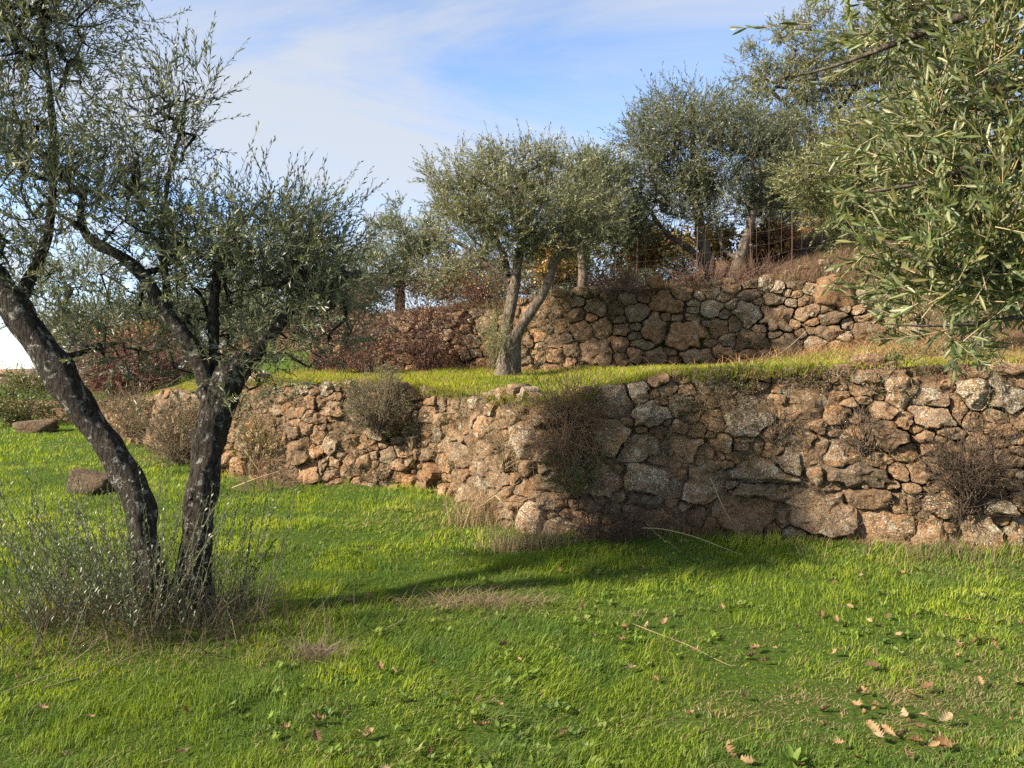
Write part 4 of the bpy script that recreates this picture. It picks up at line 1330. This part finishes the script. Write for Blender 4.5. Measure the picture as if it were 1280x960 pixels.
def grass_region(acc, n, y0, y1, dens_pow, hmul, wmul, margin=1.4):
    y = y0 * (y1 / y0) ** rng.uniform(0, 1, n)
    y = y[rng.uniform(0, 1, n) < (y0 / y) ** (dens_pow - 0) * 1.0] if dens_pow > 0 else y
    n = len(y)
    x = rng.uniform(-1, 1, n) * (.66 * y + margin)
    ok = y < f_low(x) - .02
    x, y = x[ok], y[ok]
    p2 = np.stack([x, y], -1)
    cl = fbm(p2 * 1.6, 3, 41)
    cl2 = fbm(p2 * 6.5, 2, 45)
    dist = f_low(x) - y
    bald = np.clip(.5 + 1.3 * fbm(p2 * .9 + 9, 3, 51), 0, 1)
    dry = .03 + .10 * np.clip((x - .5) / 2, 0, 1) * np.clip((6.4 - y) / 2, 0, 1) + .14 * (cl < -.12) + .5 * np.exp(-np.clip(dist, 0, 5) / .14) * (x > 0)
    for (px, py, rx, ry, k) in ((600, 750, .55, .12, .85), (760, 765, .5, .1, .5), (400, 817, .14, .08, .8), (300, 830, .3, .14, .5), (1000, 880, .5, .28, .7), (90, 830, .55, .25, .5), (210, 800, .55, .3, .6), (560, 770, .3, .1, .5), (1200, 720, .8, .2, .5), (1130, 895, .45, .22, .65), (860, 900, .3, .15, .4), (1230, 850, .4, .3, .5)):
        q_ = pix(px, py, 1.6 * F_PX / (py - EYE))
        dry = dry + k * np.exp(-(((x - q_[0]) / rx) ** 2 + ((y - q_[1]) / ry) ** 2))
    keep_b = rng.uniform(0, 1, len(x)) > np.clip((bald - .68) * 1.7, 0, .62) * np.clip((x + 1.2) / 1.5, .25, 1)
    x, y, p2, cl, cl2, dist, bald, dry = x[keep_b], y[keep_b], p2[keep_b], cl[keep_b], cl2[keep_b], dist[keep_b], bald[keep_b], dry[keep_b]
    dry = dry + .35 * np.clip((bald - .65) * 2, 0, 1)
    isdry = rng.uniform(0, 1, len(x)) < dry
    h = (.026 + .040 * (cl + .4) + .115 * np.maximum(cl2 - .02, 0) + .05 * np.maximum(fbm(p2 * 3.1 + 5, 2, 46), 0)) * rng.uniform(.55, 1.35, len(x)) * hmul
    h = h * (1 + .75 * np.exp(-np.clip(dist, 0, 4) / .22)) * (1 - .25 * bald)
    h = np.where(isdry, h * rng.uniform(.5, 1.25, len(x)), h)
    h = np.clip(h * .8, .012, .2)
    lean_dir = np.stack([.55 + .9 * fbm(p2 * .8, 2, 60), .9 * fbm(p2 * .8, 2, 61), 0 * x], -1) + rng.normal(scale=.62, size=(len(x), 3)) * np.array([1, 1, 0])
    lean = lean_dir * (h * rng.uniform(.25, .85, len(x)) * np.where(isdry, 1.9, 1))[:, None]
    h = np.where(isdry, h * .7, h)
    for lx, ly in LP:
        near = (abs(x - lx) < .06) & (abs(y - ly) < .07)
        h[near] *= .55
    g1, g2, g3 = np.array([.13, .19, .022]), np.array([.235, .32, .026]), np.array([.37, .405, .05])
    t = np.clip(.42 - .17 * np.clip(5.8 - y, 0, 1.5) + .9 * fbm(p2 * 1.3, 3, 70) + .5 * cl2 + rng.normal(scale=.26, size=len(x)), 0, 1)[:, None]  # near blades coloured greener and darker, standing in for foreground shade
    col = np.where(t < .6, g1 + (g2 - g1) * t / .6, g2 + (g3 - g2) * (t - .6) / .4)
    dc = palette(len(x), [(.32, .25, .14), (.24, .17, .10), (.16, .11, .07), (.38, .31, .19)], (4, 3, 2, 2))
    blue = np.clip(fbm(p2 * 2.3 + 40, 3, 77) * 2.5, 0, .8)[:, None]
    col = col * (1 - blue) + np.array([.085, .155, .035]) * blue
    col = np.where(isdry[:, None], dc, col * rng.uniform(.8, 1.2, (len(x), 1)))
    w = rng.uniform(.0026, .0052, len(x)) * wmul
    P = np.stack([x, y, ground_z(x, y) - .004], -1)
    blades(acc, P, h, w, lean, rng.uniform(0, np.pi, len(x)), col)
    return len(x)


ga = Acc()
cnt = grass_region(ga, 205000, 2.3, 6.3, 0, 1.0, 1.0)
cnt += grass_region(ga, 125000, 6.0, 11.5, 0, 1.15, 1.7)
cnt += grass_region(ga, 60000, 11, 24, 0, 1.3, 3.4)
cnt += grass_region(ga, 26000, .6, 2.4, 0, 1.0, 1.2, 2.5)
print('blades', cnt)
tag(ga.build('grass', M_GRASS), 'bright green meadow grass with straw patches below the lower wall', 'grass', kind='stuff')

# broad-leaved weeds and clover mixed into the meadow
wa = Acc()
n = 3000
y = 2.3 * (9.5 / 2.3) ** rng.uniform(0, 1, n)
x = rng.uniform(-1, 1, n) * (.66 * y + 1.0)
ok = (y < f_low(x) - .05) & (fbm(np.stack([x, y], -1) * 1.1 + 17, 3, 120) > .02)
x, y = x[ok], y[ok]
n, k = len(x), 7
an = rng.uniform(0, 6.28, (n, k))
D = np.stack([np.cos(an), np.sin(an), rng.uniform(.25, 1.3, (n, k))], -1).reshape(-1, 3)
P = np.repeat(np.stack([x, y, ground_z(x, y) + .012], -1), k, 0) + rng.normal(scale=.012, size=(n * k, 3)) * np.array([1, 1, .3])
sz = np.repeat(rng.uniform(.018, .048, n), k)
leaves(wa, P, D, np.tile([0, 0, 1.0], (n * k, 1)), sz, sz * np.repeat(rng.uniform(.3, .62, n), k), np.repeat(palette(n, [(.13, .20, .035), (.17, .24, .04), (.21, .25, .07), (.10, .16, .045)], (4, 3, 2, 2)), k, 0))
tag(wa.build('meadow_weeds', M_GRASS), 'small clover and broad-leaved weeds scattered through the meadow', 'weeds', kind='stuff')

ga = Acc()
n = 90000
x = rng.uniform(-6.5, 7.5, n)
fx, gx_ = f_low(x), g_up(x)
t = rng.uniform(0, 1, n) ** 1.35
y = fx + .16 * stretch(f_low, x) + t * (gx_ - fx - .15)
p2 = np.stack([x, y], -1)
dryp = np.clip((x - 3.4) / 2.2, 0, .6) + .12 + .35 * np.exp(-(y - fx) / .12) + .5 * np.exp(-(gx_ - y) / .3)
isdry = rng.uniform(0, 1, n) < dryp
h = (.045 + .03 * fbm(p2 * 2, 3, 81)) * rng.uniform(.5, 1.5, n) * np.where(isdry, 1.25, 1)
lean = np.stack([rng.normal(.2, .5, n), rng.normal(-.1, .5, n), 0 * x], -1) * (h * np.where(isdry, 1.5, .6))[:, None]
tt = np.clip(.55 + .6 * fbm(p2 * 1.4, 3, 82) + rng.normal(scale=.2, size=n), 0, 1)[:, None]
col = np.array([.14, .20, .016]) * (1 - tt) + np.array([.32, .33, .03]) * tt
col = np.where(isdry[:, None], palette(n, [(.36, .23, .11), (.28, .17, .09), (.18, .12, .075), (.40, .30, .17)], (4, 3, 2, 2)), col)
blades(ga, np.stack([x, y, ground_z(x, y) - .004], -1), np.clip(h, .012, .16), rng.uniform(.006, .011, n), lean, rng.uniform(0, np.pi, n), col)
n = 9000
x = rng.uniform(-4.5, 2.6, n)
x = x[fbm(np.stack([x * 2.2, x * 0], -1), 3, 140) > -.12]
n = len(x)
y = f_low(x) + rng.uniform(.02, .26, n) * stretch(f_low, x)
h = rng.uniform(.03, .11, n)
lean = np.stack([rng.normal(0, .4, n), rng.normal(-.55, .4, n), rng.uniform(-1.1, .1, n)], -1) * h[:, None]
tt = rng.uniform(0, 1, (n, 1))
col = np.where(rng.uniform(0, 1, (n, 1)) < .4, palette(n, [(.3, .21, .11), (.22, .15, .09), (.14, .12, .06)], (3, 3, 2)), np.array([.10, .16, .018]) * (1 - tt) + np.array([.26, .29, .03]) * tt)
blades(ga, np.stack([x, y, zt_low(x) - .015 + .05 * rng.uniform(-1, 1, n)], -1), h, rng.uniform(.005, .010, n), lean, rng.uniform(0, np.pi, n), col)
tag(ga.build('terrace_grass', M_GRASS), 'strip of sunlit grass on the terrace between the two walls', 'grass', kind='stuff')

ga = Acc()
n = 46000
x = rng.uniform(-7, 9, n)
y = g_up(x) + .2 + rng.uniform(0, 1, n) ** 1.5 * 6.5
p2 = np.stack([x, y], -1)
h = np.clip(.10 + .12 * fbm(p2 * 1.8, 3, 91), .02, .3) * rng.uniform(.4, 1.3, n)
lean = rng.normal(size=(n, 3)) * np.array([1, 1, 0]) * (h * .5)[:, None]
blades(ga, np.stack([x, y, ground_z(x, y) - .01], -1), h, rng.uniform(.006, .012, n), lean, rng.uniform(0, np.pi, n),
       palette(n, [(.16, .10, .07), (.11, .07, .05), (.24, .17, .11), (.10, .11, .04)], (4, 4, 2, 1.5)))
tag(ga.build('dry_weeds', M_DRY), 'brown dead weeds covering the slope above the upper wall', 'weeds', kind='stuff')


def wall_weeds(name, label, fn, zl, zt, x0, x1, n, batter, seed, hrange, bias_top):
    """tiny dry plants, moss and stalks rooted in the joints of a wall face"""
    global rng
    keep, rng = rng, np.random.default_rng(seed)
    x = rng.uniform(x0, x1, n)
    h = rng.uniform(0, 1, n) ** (1 / bias_top)
    p2 = np.stack([x, h * 1.3], -1)
    ok = fbm(p2 * 3.2, 3, seed) + .25 * (h - .5) > .02
    x, h = x[ok], h[ok]
    n = len(x)
    k = 9
    sl = (fn(x + .03) - fn(x - .03)) / .06
    nrm = np.stack([sl, -np.ones(n), 0 * x], -1) / np.sqrt(1 + sl * sl)[:, None]
    zb = zl(x, fn(x) - .05)
    z = zb + h * (zt(x) + .03 - zb)
    P = np.stack([x, fn(x), z], -1) + nrm * (.035 + rng.uniform(-.02, .03, n) - batter * (z - zb))[:, None]
    P = np.repeat(P, k, 0) + rng.normal(scale=.018, size=(n * k, 3))
    N = np.repeat(nrm, k, 0)
    L = rng.uniform(*hrange, n * k)
    D = N * rng.uniform(.1, .6, (n * k, 1)) + np.array([0, 0, .35]) + rng.normal(scale=.6, size=(n * k, 3))
    a = Acc()
    c0 = palette(n, [(.17, .12, .075), (.10, .075, .05), (.26, .21, .14), (.09, .10, .04), (.13, .13, .075)], (4, 4, 2, 1.6, 1.6))
    leaves(a, P, D, N + rng.normal(scale=.5, size=N.shape), L, rng.uniform(.003, .007, n * k), np.repeat(c0, k, 0) * rng.uniform(.7, 1.3, (n * k, 1)))
    rng = keep
    return tag(a.build(name, M_DRY), label, 'weeds', kind='stuff')


wall_weeds('wall_moss', 'dry moss and dead stalks in the joints of the lower wall', f_low, z_lower, zt_low, -6, 5.4, 9500, .12, 5, (.012, .06), 1.6)
wall_weeds('wall_moss', 'dry moss and dead stalks in the joints of the upper wall', g_up, z_mid, zt_up, -.6, 5.6, 2200, .22, 6, (.02, .08), 1.6)


def tussock(name, label, px, py, y, n, h, rad, cols, wts, seed, lean_k=.6, lift=0.0, w=.0035):
    r = np.random.default_rng(seed)
    global rng
    keep, rng = rng, r
    c = pix(px, py, y)
    x, yy = r.normal(c[0], rad[0] / 2, n), r.normal(c[1], rad[1] / 2, n)
    z = ground_z(x, np.minimum(yy, f_low(x) - .03) if py > 500 else yy)
    if py > 500:
        yy = np.minimum(yy, f_low(x) - .03)
    a = Acc()
    hh = h * r.uniform(.3, 1.2, n)
    o = np.array([c[0], c[1], float(ground_z(c[0], c[1]))])
    blades(a, np.stack([x, yy, z], -1) - o, hh, r.uniform(.6, 1.4, n) * w, r.normal(size=(n, 3)) * np.array([1, 1, 0]) * (hh * lean_k)[:, None], r.uniform(0, 3.1, n), palette(n, cols, wts))
    ob = a.build(name, M_DRY)
    ob.location = o
    rng = keep
    return tag(ob, label, 'dry grass', kind='stuff')


STRAW = [(.34, .25, .15), (.25, .17, .10), (.16, .11, .07), (.40, .32, .2)]
tussock('dry_grass_tuft', 'tall pinkish straw tuft at the foot of the jutting wall corner', 600, 648, 7.6, 520, .42, (.35, .2), STRAW, (4, 3, 2, 2), 1)
tussock('dry_grass_tuft', 'straw tuft beside the rust-coloured footing stone in the wall corner', 655, 684, 6.75, 520, .30, (.4, .2), STRAW, (4, 3, 2, 2), 2)
tussock('dry_grass_tuft', 'reddish brown stalks standing at the wall foot under the round stone', 862, 680, 6.85, 340, .22, (.5, .16), [(.22, .12, .08), (.16, .09, .06), (.3, .2, .12)], (3, 3, 1), 3)
tussock('dry_grass_tuft', 'thin brown weeds along the footing stones below the dark twiggy shrub', 1205, 705, 6.1, 520, .24, (1.0, .2), [(.2, .14, .09), (.12, .09, .05), (.3, .24, .14), (.09, .12, .03)], (4, 3, 2, 2), 4)
tussock('dry_grass_tuft', 'dry weeds around the foot of the forked dark olive', 190, 800, 4.6, 1300, .22, (1.1, .45), [(.18, .14, .09), (.11, .09, .06), (.28, .22, .14), (.08, .10, .03)], (4, 4, 2, 2), 5, .8, w=.003)
tussock('dry_grass_tuft', 'heap of cut straw lying in the meadow', 600, 752, 5.2, 700, .09, (.55, .16), [(.3, .22, .15), (.2, .14, .1), (.13, .09, .07)], (4, 3, 2), 6, 2.2, w=.003)
tussock('dry_grass_tuft', 'small grey clump of dead grass near the forked dark olive', 398, 820, 4.25, 420, .09, (.14, .1), [(.2, .15, .12), (.12, .09, .075), (.28, .22, .17)], (4, 3, 1), 7, 1.6, w=.0025)
tussock('dry_grass_tuft', 'orange-brown dry grass under the square orange boulder', 1050, 437, 10.6, 800, .2, (1.6, .3), [(.34, .19, .09), (.26, .15, .08), (.4, .28, .14)], (4, 3, 2), 8, 1.3, w=.006)
tussock('dry_grass_tuft', 'tawny dry grass at the foot of the pale-trunked terrace-end olive', 1160, 440, 8.6, 900, .17, (1.5, .4), [(.36, .22, .12), (.28, .17, .1), (.42, .32, .18)], (4, 3, 2), 9, 1.2, w=.006)


# ------------------------------------------------------------------ fallen oak leaves
def oak_leaf(seed, L):
    r = np.random.default_rng(seed)
    t = np.linspace(0, 1, 13)
    half = np.array([.02, .07, .22, .09, .30, .11, .40, .14, .36, .12, .24, .13, .0])
    half = half * r.uniform(.8, 1.15, 13)
    y = (t - .5) * L
    bend = r.uniform(.25, .95) * (1 if r.uniform() < .8 else -1)
    roll = r.uniform(.4, 1.3)
    zc = bend * L * ((t - .5) ** 2) * 1.6
    Lf = np.stack([-half * L, y, zc + roll * half ** 2 * L * 2], -1)
    Rt = np.stack([half * L * r.uniform(.85, 1.1), y, zc + roll * half ** 2 * L * 1.6], -1)
    Md = np.stack([0 * t, y, zc - .004], -1)
    V = np.concatenate([Lf, Md, Rt]) + r.normal(scale=.002, size=(39, 3))
    stem = np.array([[-.0012, -L * .5, zc[0]], [.0012, -L * .5, zc[0]], [.004, -L * .78, zc[0] + .01], [.002, -L * .78, zc[0] + .01]])
    V = np.concatenate([V, stem])
    k = np.arange(12)
    F = np.concatenate([np.stack([k, k + 13, k + 14, k + 1], -1), np.stack([k + 13, k + 26, k + 27, k + 14], -1), np.array([[39, 40, 41, 42]])])
    return V, F


leaf_meshes = []
for k_ in range(7):
    V, F = oak_leaf(500 + k_, .088)
    a = Acc()
    cc = [(.235, .15, .075), (.28, .195, .105), (.165, .095, .048), (.31, .235, .145), (.25, .165, .088), (.12, .075, .045), (.28, .185, .10)][k_]
    a.add(V, [F], np.array(cc) * np.random.default_rng(k_).uniform(.85, 1.1, (len(V), 1)))
    o = a.build('fallen_leaf', M_DRY, smooth=False)
    leaf_meshes.append(o.data)
    bpy.data.objects.remove(o)
for k_, (lx, ly) in enumerate(LP):
    o = bpy.data.objects.new('fallen_leaf', leaf_meshes[k_ % 7])
    C.objects.link(o)
    s = random.uniform(.42, .92)
    o.scale = (s * random.uniform(.6, 1.15), s, s * random.uniform(.6, 1.4))
    o.location = (lx, ly, float(ground_z(lx, ly)) + .024 + .016 * random.random())
    o.rotation_euler = (random.gauss(.15, .5), random.gauss(0, .55), random.uniform(0, 6.28))
    tone = ('tan', 'pale buff', 'dark brown', 'bleached beige', 'sandy brown', 'near-black brown', 'light brown')[k_ % 7]
    size = 'small' if s < .58 else ('large' if s > .76 else 'curled')
    dw, do = float(f_low(lx)) - ly, math.hypot(lx - b0[0], ly - b0[1])
    place = 'close to the foot of the stone wall' if dw < 1.1 else ('in the grass by the forked dark olive' if do < 1.4 else ('on the straw-mixed turf' if lx > 1.0 and ly < 4.3 else ('in the open meadow grass' if lx < 0 else 'in the grass out from the wall corner')))
    tag(o, '%s %s fallen oak leaf %s' % (size, tone, place), 'leaf', 'fallen oak leaves in the grass')


# ------------------------------------------------------------------ loose stalks
def stalk(label, pts, r=.004, col=(.42, .33, .2), bits=0):
    P = np.array([pix(a, b, y) for a, b, y in pts])
    d = np.linspace(0, 1, len(P))
    t = np.linspace(0, 1, 14)
    Q = np.stack([np.interp(t, d, P[:, k]) for k in range(3)], -1)
    for _ in range(2):
        Q[1:-1] = .5 * Q[1:-1] + .25 * (Q[2:] + Q[:-2])
    gz = ground_z(Q[:, 0], Q[:, 1])
    Q[:, 2] = np.maximum(Q[:, 2], gz + .012)
    a = Acc()
    tube(a, Q - Q[0], np.linspace(r, r * .45, 14), 5, col)
    o = a.build('dry_stalk', M_DRY, smooth=True)
    o.location = Q[0]
    return tag(o, label, 'stalk')


stalk('long bent straw stalk lying against the wall foot under the long slabs', [(802, 660, 6.8), (830, 661, 6.7), (870, 671, 6.5), (930, 695, 6.2)], .006)
stalk('fine straw stalk forking off below the long bent one', [(815, 662, 6.8), (835, 680, 6.6), (850, 705, 6.3)], .004)
stalk('straw stalk slanting up across the round wall stone', [(888, 597, 6.85), (902, 630, 6.6), (915, 655, 6.5)], .004)
stalk('straw stalk crossing the collapsed wall corner', [(590, 640, 7.7), (615, 622, 7.4), (650, 602, 7.0)], .005)
stalk('arched straw stalk over the rust-coloured footing stone', [(620, 620, 7.2), (632, 632, 7.0), (645, 660, 6.8)], .005)
stalk('upright thin straw stem in front of the dry bramble tangle', [(675, 665, 6.75), (668, 600, 6.8), (662, 540, 6.85)], .003)
stalk('pale dead stick leaning on the brush behind the forked olive', [(290, 610, 9.2), (320, 598, 9.2), (352, 588, 9.3)], .008)
stalk('short pale stick poking up from the brush behind the forked olive', [(306, 562, 9.4), (315, 576, 9.4), (325, 590, 9.4)], .008)
stalk('long dry stalk lying in front of the forked olive', [(5, 892, 3.75), (60, 850, 3.95), (120, 805, 4.2)], .004, (.36, .3, .2))
stalk('second long dry stalk leaning from the suckers of the forked olive', [(55, 880, 3.8), (120, 850, 4.0), (175, 818, 4.2)], .004, (.3, .24, .16))
stalk('thin twig lying across the open meadow', [(790, 780, 4.8), (850, 805, 4.5), (915, 833, 4.1)], .003, (.3, .22, .14))
stalk('short straw lying near the heap of cut straw', [(470, 792, 4.6), (490, 782, 4.7), (516, 770, 4.9)], .004)
stalk('straw stalk resting on the dry grass of the upper terrace', [(955, 455, 10.6), (985, 435, 10.8), (1010, 412, 10.9)], .008)


# broad-leaved rosette weed
def rosette(px, py, label, n, L, seed):
    r = np.random.default_rng(seed)
    y = 1.6 * F_PX / (py - EYE)
    c = pix(px, py, y)
    c[2] = float(ground_z(c[0], c[1]))
    root = empty('broadleaf_weed', c, label, 'weed')
    for k in range(n):
        an = k * 2.4 + r.uniform(-.3, .3)
        d = np.array([[math.cos(an), math.sin(an), r.uniform(.6, 1.6)]])
        a = Acc()
        P, D = np.zeros((1, 3)), d
        leaves(a, P, D, np.array([[0, 0, 1.0]]), L * r.uniform(.7, 1.1), L * .36, palette(1, [(.12, .20, .035), (.16, .25, .05)], (1, 1)), True)
        a.build('leaf', M_GRASS, root, smooth=True)


rosette(992, 962, 'bright broad-leaved weed rosette in the meadow grass', 9, .085, 1)
rosette(375, 865, 'small round-leaved green weed near the grey dead clump', 8, .05, 2)


# ------------------------------------------------------------------ wire fence on the upper terrace
fr = empty('wire_fence', up_base(800, 352, 12.2), 'thin rusty wire fence with slender posts on the upper terrace', 'fence')
fl = np.array(fr.location)
FP = [(690, 322, 12.3), (797, 298, 12.3), (872, 283, 12.3), (938, 272, 12.3), (990, 264, 12.3), (1075, 262, 12.3)]
tops = []
for k_, (px, py, y) in enumerate(FP):
    t_ = pix(px, py, y)
    b_ = np.array([t_[0] + random.uniform(-.03, .03), t_[1], float(ground_z(t_[0], t_[1])) - .1])
    tops.append((t_, b_))
    a = Acc()
    tube(a, np.array([b_, (b_ + t_) / 2 + .01, t_]) - fl, [.011, .010, .009], 6, (.08, .05, .04))
    a.build('post', M_TWIG, fr, smooth=True)
a = Acc()
for (t0, q0), (t1, q1) in zip(tops[:-1], tops[1:]):
    for h in np.linspace(.40, .98, 4):
        A_, B_ = q0 + (t0 - q0) * h, q1 + (t1 - q1) * h
        M_ = (A_ + B_) / 2 - np.array([0, 0, .025])
        sticks(a, np.array([A_, M_]) - fl, np.array([M_, B_]) - fl, .0012, .0012, (.20, .175, .15))
    for u in np.arange(.15, .95, .3):
        A_, B_ = q0 + (q1 - q0) * u, t0 + (t1 - t0) * u
        sticks(a, (A_ + (B_ - A_) * .4)[None] - fl, (B_ - np.array([0, 0, .02]))[None] - fl, .0011, .0011, (.20, .175, .15))
a.build('wire_mesh', M_TWIG, fr)


# ------------------------------------------------------------------ far hut
def hut():
    c = pix(18, 463, 46)
    zb = float(ground_z(c[0], c[1])) - .3
    base = np.array([c[0], c[1], zb])
    root = empty('stone_hut', base, 'distant low hut with a tan gable roof beyond the far bank', 'hut')
    H = c[2] - zb
    m, n, l = new_mat('hut_wall')
    o = n.new('ShaderNodeOutputMaterial')
    p = n.new('ShaderNodeBsdfPrincipled')
    at = n.new('ShaderNodeAttribute')
    at.attribute_name = 'Col'
    l.new(mixc(n, l, .5, at.outputs['Color'], noise_node(n, l, None, 9, 5), 'OVERLAY'), p.inputs['Base Color'])
    p.inputs['Roughness'].default_value = .9
    l.new(p.outputs[0], o.inputs[0])
    w, d, e = 2.3, 1.8, H - .55
    a = Acc()
    V = np.array([(-w, -d, 0), (w, -d, 0), (w, d, 0), (-w, d, 0), (-w, -d, e), (w, -d, e), (w, d, e), (-w, d, e), (0, -d, H - .06), (0, d, H - .06)], float)
    a.add(V, [np.array([[0, 1, 5, 4], [1, 2, 6, 5], [2, 3, 7, 6], [3, 0, 4, 7]]), np.array([[4, 5, 8], [6, 7, 9]])], (.34, .27, .19))
    a.build('wall', m, root)
    for s in (-1, 1):
        a = Acc()
        q0 = np.array([(0, -d - .3, H), (s * (w + .35), -d - .3, e - .1), (s * (w + .35), d + .3, e - .1), (0, d + .3, H)], float)
        V = np.concatenate([q0, q0 + np.array([0, 0, .09])])
        a.add(V, [np.array([[0, 1, 2, 3], [4, 5, 6, 7], [0, 1, 5, 4], [1, 2, 6, 5], [2, 3, 7, 6]])], (.36, .21, .13))
        a.build('roof_slope', m, root)


hut()
tris = sum(len(o.data.polygons) for o in scene.objects if o.type == 'MESH')
print('objects', len(scene.objects), 'polys', tris)
